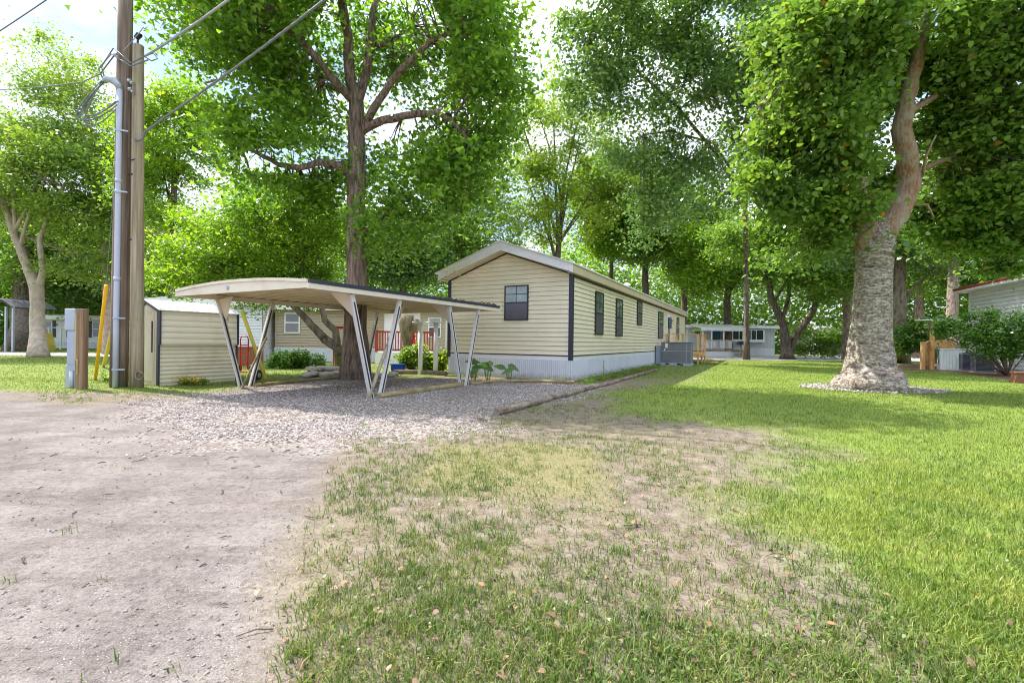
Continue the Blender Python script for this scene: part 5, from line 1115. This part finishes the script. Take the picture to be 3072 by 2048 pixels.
for u, v, n_, h_, lab in ((1088, 872, 4, .62, 'broad leaved plant beside the right rear carport leg'), (1120, 872, 5, .64, 'largest broad leaved plant in the middle of the skirting'), (1168, 874, 3, .62, 'lone broad leaved plant with two drooping leaves before the skirting')):
    g = G(u, v); r = thing('canna_plant', lab, 'plant', (g.x, g.y, 0), 0, 'broad leaved plants along the skirting')
    for k in range(n_):
        a = k * 2.4 + u; st = Vector((.05 * math.cos(a), .04 * math.sin(a), 0)); tp = st + Vector((.10 * math.cos(a), .05 * math.sin(a), h_ * (.55 + .4 * random.random())))
        MB().tube([st, st.lerp(tp, .6), tp], [.012, .01, .006], 6).build('stem', CL, r, smooth=True)
        sg = 1 if k % 2 else -1; big_leaf(r, tp - Vector((0, 0, .06)), tp + Vector((sg * random.uniform(.2, .36), -.08, random.uniform(-.2, .2))), .16, CL, (random.uniform(-.3, .3), -1, .35))
g = G(1385, 878); r = thing('tall_weed', 'tall thin pale green weed at the near corner of the long wall', 'weed', (g.x, g.y, 0)); MB().tube([(0, 0, 0), (.02, 0, .35), (.0, 0, .62)], [.012, .01, .004], 6).build('stem', L['shrubY'], r)
for k in range(12): z = .12 + .042 * k; a = k * 2.4; big_leaf(r, (.01, 0, z), (.01 + .15 * math.cos(a), .1 * math.sin(a), z + .06), .03, L['shrubY'])
def edge_plants():
    pts = []
    for k in range(70):
        t = random.random(); a = Vector(G(1340, 882)); b = Vector(G(1500, 842)); c = a.lerp(b, t) + Vector((random.gauss(0, .12), random.gauss(0, .12), 0)); hgt = random.uniform(.05, .16)
        pts.append(np.array([c.x, c.y, hgt / 2]) + rg.normal(0, 1, (60, 3)) * np.array([.1, .1, hgt * .4]))
    for k in range(14):
        c = Vector(G(1190, 876)).lerp(G(1310, 878), random.random()); pts.append(np.array([c.x, c.y + .05, .05]) + rg.normal(0, 1, (24, 3)) * np.array([.06, .04, .05]))
    p = np.concatenate(pts); p = p[p[:, 2] > 0]
    tag(np_mesh('ground_cover', leaf_verts(p, .035 + .035 * rg.random(len(p)), 'diamond', .8), 4, L['mid']), 'low weeds along the foot of the skirting', 'weeds', None, 'stuff')
edge_plants()
# ------------------------------------------------------------------ timbers, stones, small things
def log(name, pts, r_, mat, label, grp='landscape timbers edging the gravel'):
    pts = [Vector(p) + Vector((0, 0, r_ * .75)) for p in pts]; q = []
    for k in range(len(pts) - 1):
        for s_ in range(4): q.append(pts[k].lerp(pts[k + 1], s_ / 4))
    q.append(pts[-1]); tag(MB().tube(q, r_, 10, .06).build(name, mat, None, smooth=False), label, 'timber', grp)
log('landscape_timber', [G(1140, 953), G(1205, 936), G(1287, 913)], .055, M['timber'], 'brown landscape timber nearest the camera, at the lawn edge')
log('landscape_timber', [G(1290, 914), G(1345, 897), G(1400, 883)], .05, M['timber'], 'second landscape timber along the lawn, past the near one')
log('landscape_timber', [G(1402, 882), G(1450, 868), G(1508, 851)], .05, M['timber'], 'farthest curved timber along the lawn, toward the air conditioner')
log('landscape_timber', [G(872, 914), G(960, 902), G(1060, 886)], .06, M['timberY'], 'yellowish timber between the right carport legs')
log('landscape_timber', [G(1080, 884), G(1140, 877), G(1240, 877), G(1320, 881)], .045, M['timberY'], 'mossy timber edging the plants at the gable skirting')
log('landscape_timber', [G(585, 889), G(700, 876), G(800, 868)], .05, M['timberY'], 'thin timber along the far side of the carport gravel')
log('landscape_timber', [G(905, 858), G(960, 858), G(1025, 862)], .08, M['timber'], 'reddish old timber before the hydrangea')
def stone_at(name, c, s_, label, grp):
    m = MB(); m.blob((0, 0, 0), s_, 9, 6, .14); o = m.build(name, M['stone']); o.location = c; o.rotation_euler = (0, 0, random.uniform(-.4, .4)); tag(o, label, 'stone', grp)
for k in range(11):
    g = G(706 + 13 * (k % 6) + random.uniform(-2, 2), 866 + random.uniform(-2, 2)); lay = k // 6
    stone_at('border_stone', Vector((g.x, g.y + .1 + .25 * lay, .09 + .13 * lay)), (.2, .15, .085), 'flat tan stone stacked in the low border left of the brown trunk', 'stones stacked before the brown tree')
for k, (u, v) in enumerate(((868, 868), (880, 864), (895, 866), (905, 862), (850, 862))):
    g = G(u, v); stone_at('border_stone', Vector((g.x, g.y, .05)), (.14, .1, .07), 'small grey stone lying right of the brown trunk base', 'stones right of the brown tree')
def ring():
    n = 1100; a = rg.random(n) * 6.283; c = G(2003, 893); rr = np.sqrt(rg.uniform(.3, 1, n)); x = c.x + .1 + np.cos(a) * rr * 1.75; y = c.y + .15 + np.sin(a) * rr * 1.25
    pebbles('stone_ring', x, y, .02 + .04 * rg.random(n) ** 1.5, pebmat('white_stone', [(0, (.15, .12, .11)), (.5, (.29, .25, .24)), (1, (.46, .42, .41))]), 'pale stones ringed around the foot of the sycamore', 'stones')
ring()
g = G(912, 848); r = thing('plastic_tub', 'blue plastic tub on the ground right of the brown trunk', 'tub', (P(914, 845, 15.5).x, 15.5, 0)); m = MB()
m.prism([(-.2, -.15, .08), (.2, -.15, .08), (.2, .15, .08), (-.2, .15, .08)], (0, 0, .2)); m.build('tub', M['blue'], r, bevel=.02); MB().box((-.22, -.17, .281), (.22, .17, .31)).build('rim', M['blue'], r)
MB().box((-.25, -.18, -.02), (.25, .18, .079)).build('stand', M['stone'], r)
for u, Yb, lab in ((965, 15.2, 'white pedestal post with flat cap left of the leaning carport brace'), (1000, 15.0, 'white pedestal post with flat cap beside the stump')):
    b = P(u, 850, Yb); b.z = 0; r = thing('pedestal_post', lab, 'post', b); zt = P(u, 738, Yb).z
    MB().tube([(0, 0, -.1), (0, 0, zt - .04)], .075, 12).build('column', M['white'], r, smooth=True); MB().tube([(0, 0, zt - .04), (0, 0, zt)], .28, 18).build('cap', M['white'], r)
b = P(915, 850, 17.5); b = P(1211/1.306 + 2, 830, 18.0); b.z = 0
b = P(1226 / 1.306, 840, 18); b.z = 0
r = thing('tree_stump', 'tall cut off mossy trunk beside the white pedestal post', 'stump', b); m = MB(); m.tube([(0, 0, -.1), (-.02, 0, .8), (-.1, 0, 1.3), (-.12, 0, 1.75), (-.06, 0, 2.05)], [.24, .2, .24, .3, .22], 12, .1); m.tube([(-.05, 0, 1.3), (.2, -.05, 1.6), (.26, 0, 1.9)], [.14, .2, .14], 10, .1); m.build('trunk', B['moss'], r, smooth=True)
r = thing('wooden_bird', 'red and blue wooden bird ornament hung on the cut off trunk', 'ornament', b + Vector((.22, -.22, .95))); m = MB(); m.blob((0, 0, .1), (.09, .06, .16), 8, 6, .03); m.build('body', M['red'], r, smooth=True); MB().blob((.02, -.01, .31), (.07, .06, .075), 8, 6, .02).build('head', M['red'], r, smooth=True); MB().prism([(-.03, -.05, .04), (.04, -.05, .0), (.03, -.05, -.3), (-.01, -.05, -.3)], (0, .04, 0)).build('tail', M['blue'], r)
def red_cart():
    b = P(560, 840, 15); b.z = 0; r = thing('hand_truck', 'red hand truck standing behind the left carport leg', 'hand truck', b)
    z1 = P(560, 772, 15).z; m = MB(); m.tube([(-.1, 0, .1), (-.12, 0, z1 - .1), (-.08, 0, z1), (.1, 0, z1), (.14, 0, z1 - .1), (.12, 0, .1)], .02, 8); m.build('frame', M['red'], r, smooth=True)
    for z in (.3, .6, .85): MB().box((-.11, -.015, z), (.13, .015, z + .04)).build('crossbar', M['red'], r)
    MB().box((-.2, -.25, .02), (.2, .0, .04)).build('toe_plate', M['red'], r)
    for x_ in (-.2, .2): MB().tube([(x_ - .03, .08, .12), (x_ + .03, .08, .12)], .12, 14).build('wheel', M['rubber'], r)
    b2 = P(566, 838, 18.5); b2.z = 0; r = thing('storage_box', 'brown wooden box standing behind the red hand truck', 'box', b2); MB().box((-.45, 0, 0), (.35, .6, P(560, 798, 18.5).z)).build('body', M['brick'], r); MB().box((-.48, -.03, P(560, 798, 18.5).z + .001), (.38, .63, P(560, 798, 18.5).z + .04)).build('lid', M['brick'], r)
    g = G(546, 880); r = thing('wheelbarrow_wheel', 'small black wheel leaning at the right foot of the shed', 'wheel', (g.x, g.y + .9, .14)); MB().tube([(-.03, 0, 0), (.03, 0, 0)], .14, 16).build('tyre', M['rubber'], r); MB().tube([(-.035, 0, 0), (.035, 0, 0)], .07, 12).build('rim', M['steel'], r)
red_cart()
def garden_bits():
    b = P(783, 852, 16); b.z = 0; r = thing('garden_arch', 'red wooden trellis frame behind the brown trunk', 'trellis', b); z1 = P(783, 755, 16).z
    for x_ in (-.22, .3): MB().box((x_ - .05, -.04, -.05), (x_ + .05, .04, z1)).build('post', M['redwood'] if x_ > 0 else M['red'], r)
    MB().box((-.35, -.05, z1 + .001), (.45, .05, z1 + .09)).build('beam', M['red'], r)
    p0 = hl(-4.4, 3.2); r = thing('potting_bench', 'grey wooden deck rail with screens at the left side of the main home', 'deck', p0, HR)
    for x_ in (-1.55, -.75, -.08): MB().box((x_ - .05, -.05, -.05), (x_ + .05, .05, 1.5)).build('post', M['greywood'], r)
    MB().box((-1.65, -.09, 1.501), (0, .09, 1.54)).build('top_rail', M['greywood'], r); MB().box((-1.49, -.03, .97), (-.14, .03, 1.04)).build('mid_rail', M['greywood'], r); MB().box((-1.65, -.055, .0), (0, -.051, .48)).build('skirting', M['white'], r); MB().box((-1.48, -.012, .52), (-.15, .012, .95)).build('screen', M['screen'], r)
    b = Matrix.Translation(p0) @ Matrix.Rotation(HR, 4, 'Z') @ Vector((-1.1, .35, .49)); r = thing('flower_pot', 'terracotta pot behind the screened deck rail', 'pot', b); MB().tube([(0, 0, 0), (0, 0, .22)], [.1, .14], 14).build('pot', M['terracotta'], r); MB().tube([(0, 0, .2), (0, 0, .26)], [.16, .16], 14).build('rim', M['terracotta'], r)
    MB().box((-2.2, 3.0, .42), (-2.15, 3.05, .45))
garden_bits()
# ------------------------------------------------------------------ sky, sun, camera
sc = bpy.context.scene
w = bpy.data.worlds.new('World'); sc.world = w; w.use_nodes = True
nt = w.node_tree; N = nt.nodes; bg = N['Background']
AZ = Vector((-.88, .47)); AZ.normalize(); EL = R(52)
sky = N.new('ShaderNodeTexSky'); sky.sky_type = 'NISHITA'; sky.sun_disc = False; sky.sun_elevation = EL; sky.sun_rotation = math.atan2(AZ.x, AZ.y)
sky.air_density = 1.0; sky.dust_density = 1.0; sky.ozone_density = 1.5
tc = N.new('ShaderNodeTexCoord'); mp = N.new('ShaderNodeMapping'); mp.inputs['Scale'].default_value = (1.0, 1.0, 2.2); mp.inputs['Location'].default_value = (7, 4, 1); nz = N.new('ShaderNodeTexNoise'); nz.inputs['Scale'].default_value = 1.7; nz.inputs['Detail'].default_value = 7; nz.inputs['Roughness'].default_value = .55
nt.links.new(tc.outputs['Generated'], mp.inputs[0]); nt.links.new(mp.outputs[0], nz.inputs['Vector'])
rp = N.new('ShaderNodeValToRGB'); rp.color_ramp.elements[0].position = .43; rp.color_ramp.elements[1].position = .60; rp.color_ramp.elements[0].color = (.0, .0, .0, 1); nt.links.new(nz.outputs['Fac'], rp.inputs[0])
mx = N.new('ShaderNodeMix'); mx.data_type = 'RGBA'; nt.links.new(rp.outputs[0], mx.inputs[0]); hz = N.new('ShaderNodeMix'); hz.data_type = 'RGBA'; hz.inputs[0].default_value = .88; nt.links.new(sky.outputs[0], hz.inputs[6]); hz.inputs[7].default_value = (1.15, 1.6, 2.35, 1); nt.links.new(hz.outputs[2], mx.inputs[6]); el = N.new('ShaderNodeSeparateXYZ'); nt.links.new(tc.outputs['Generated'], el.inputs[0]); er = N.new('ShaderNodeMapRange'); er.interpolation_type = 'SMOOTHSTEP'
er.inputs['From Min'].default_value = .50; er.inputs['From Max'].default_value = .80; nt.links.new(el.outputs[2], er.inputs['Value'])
cl = N.new('ShaderNodeMix'); cl.data_type = 'RGBA'; nt.links.new(er.outputs[0], cl.inputs[0]); cl.inputs[6].default_value = (3.7, 3.85, 4.1, 1); cl.inputs[7].default_value = (12.5, 12.8, 13.2, 1); nt.links.new(cl.outputs[2], mx.inputs[7])  # clouds overhead, above the view, made far brighter as added fill light
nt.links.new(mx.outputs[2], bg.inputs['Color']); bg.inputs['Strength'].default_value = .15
sl = bpy.data.lights.new('sun', 'SUN'); sl.energy = 2.7; sl.angle = R(.6); sl.color = (1, .95, .87); so = bpy.data.objects.new('sun', sl); C.objects.link(so)
dv = Vector((AZ.x * math.cos(EL), AZ.y * math.cos(EL), math.sin(EL))); so.rotation_euler = dv.to_track_quat('Z', 'Y').to_euler(); so.location = dv * 60
cam = bpy.data.cameras.new('camera'); co = bpy.data.objects.new('camera', cam); C.objects.link(co); co.location = (0, 0, H); co.rotation_mode = 'XYZ'
co.matrix_world = Matrix.Translation((0, 0, H)) @ Matrix.Rotation(R(90), 4, 'X') @ Matrix.Rotation(ROLL, 4, 'Z')
cam.sensor_width = 36; cam.lens = F / 3072 * 36; cam.clip_end = 1500; cam.clip_start = .05; sc.camera = co
sc.view_settings.view_transform = 'Standard'; sc.view_settings.look = 'None'; sc.view_settings.gamma = 1; sc.view_settings.exposure = 1.85
cy = sc.cycles; cy.use_denoising = True; cy.denoising_input_passes = 'RGB_ALBEDO_NORMAL'; cy.denoising_prefilter = 'ACCURATE'; cy.filter_width = 1.05; cy.max_bounces = 10; cy.diffuse_bounces = 6; cy.transmission_bounces = 8; cy.glossy_bounces = 2; cy.caustics_reflective = False; cy.caustics_refractive = False
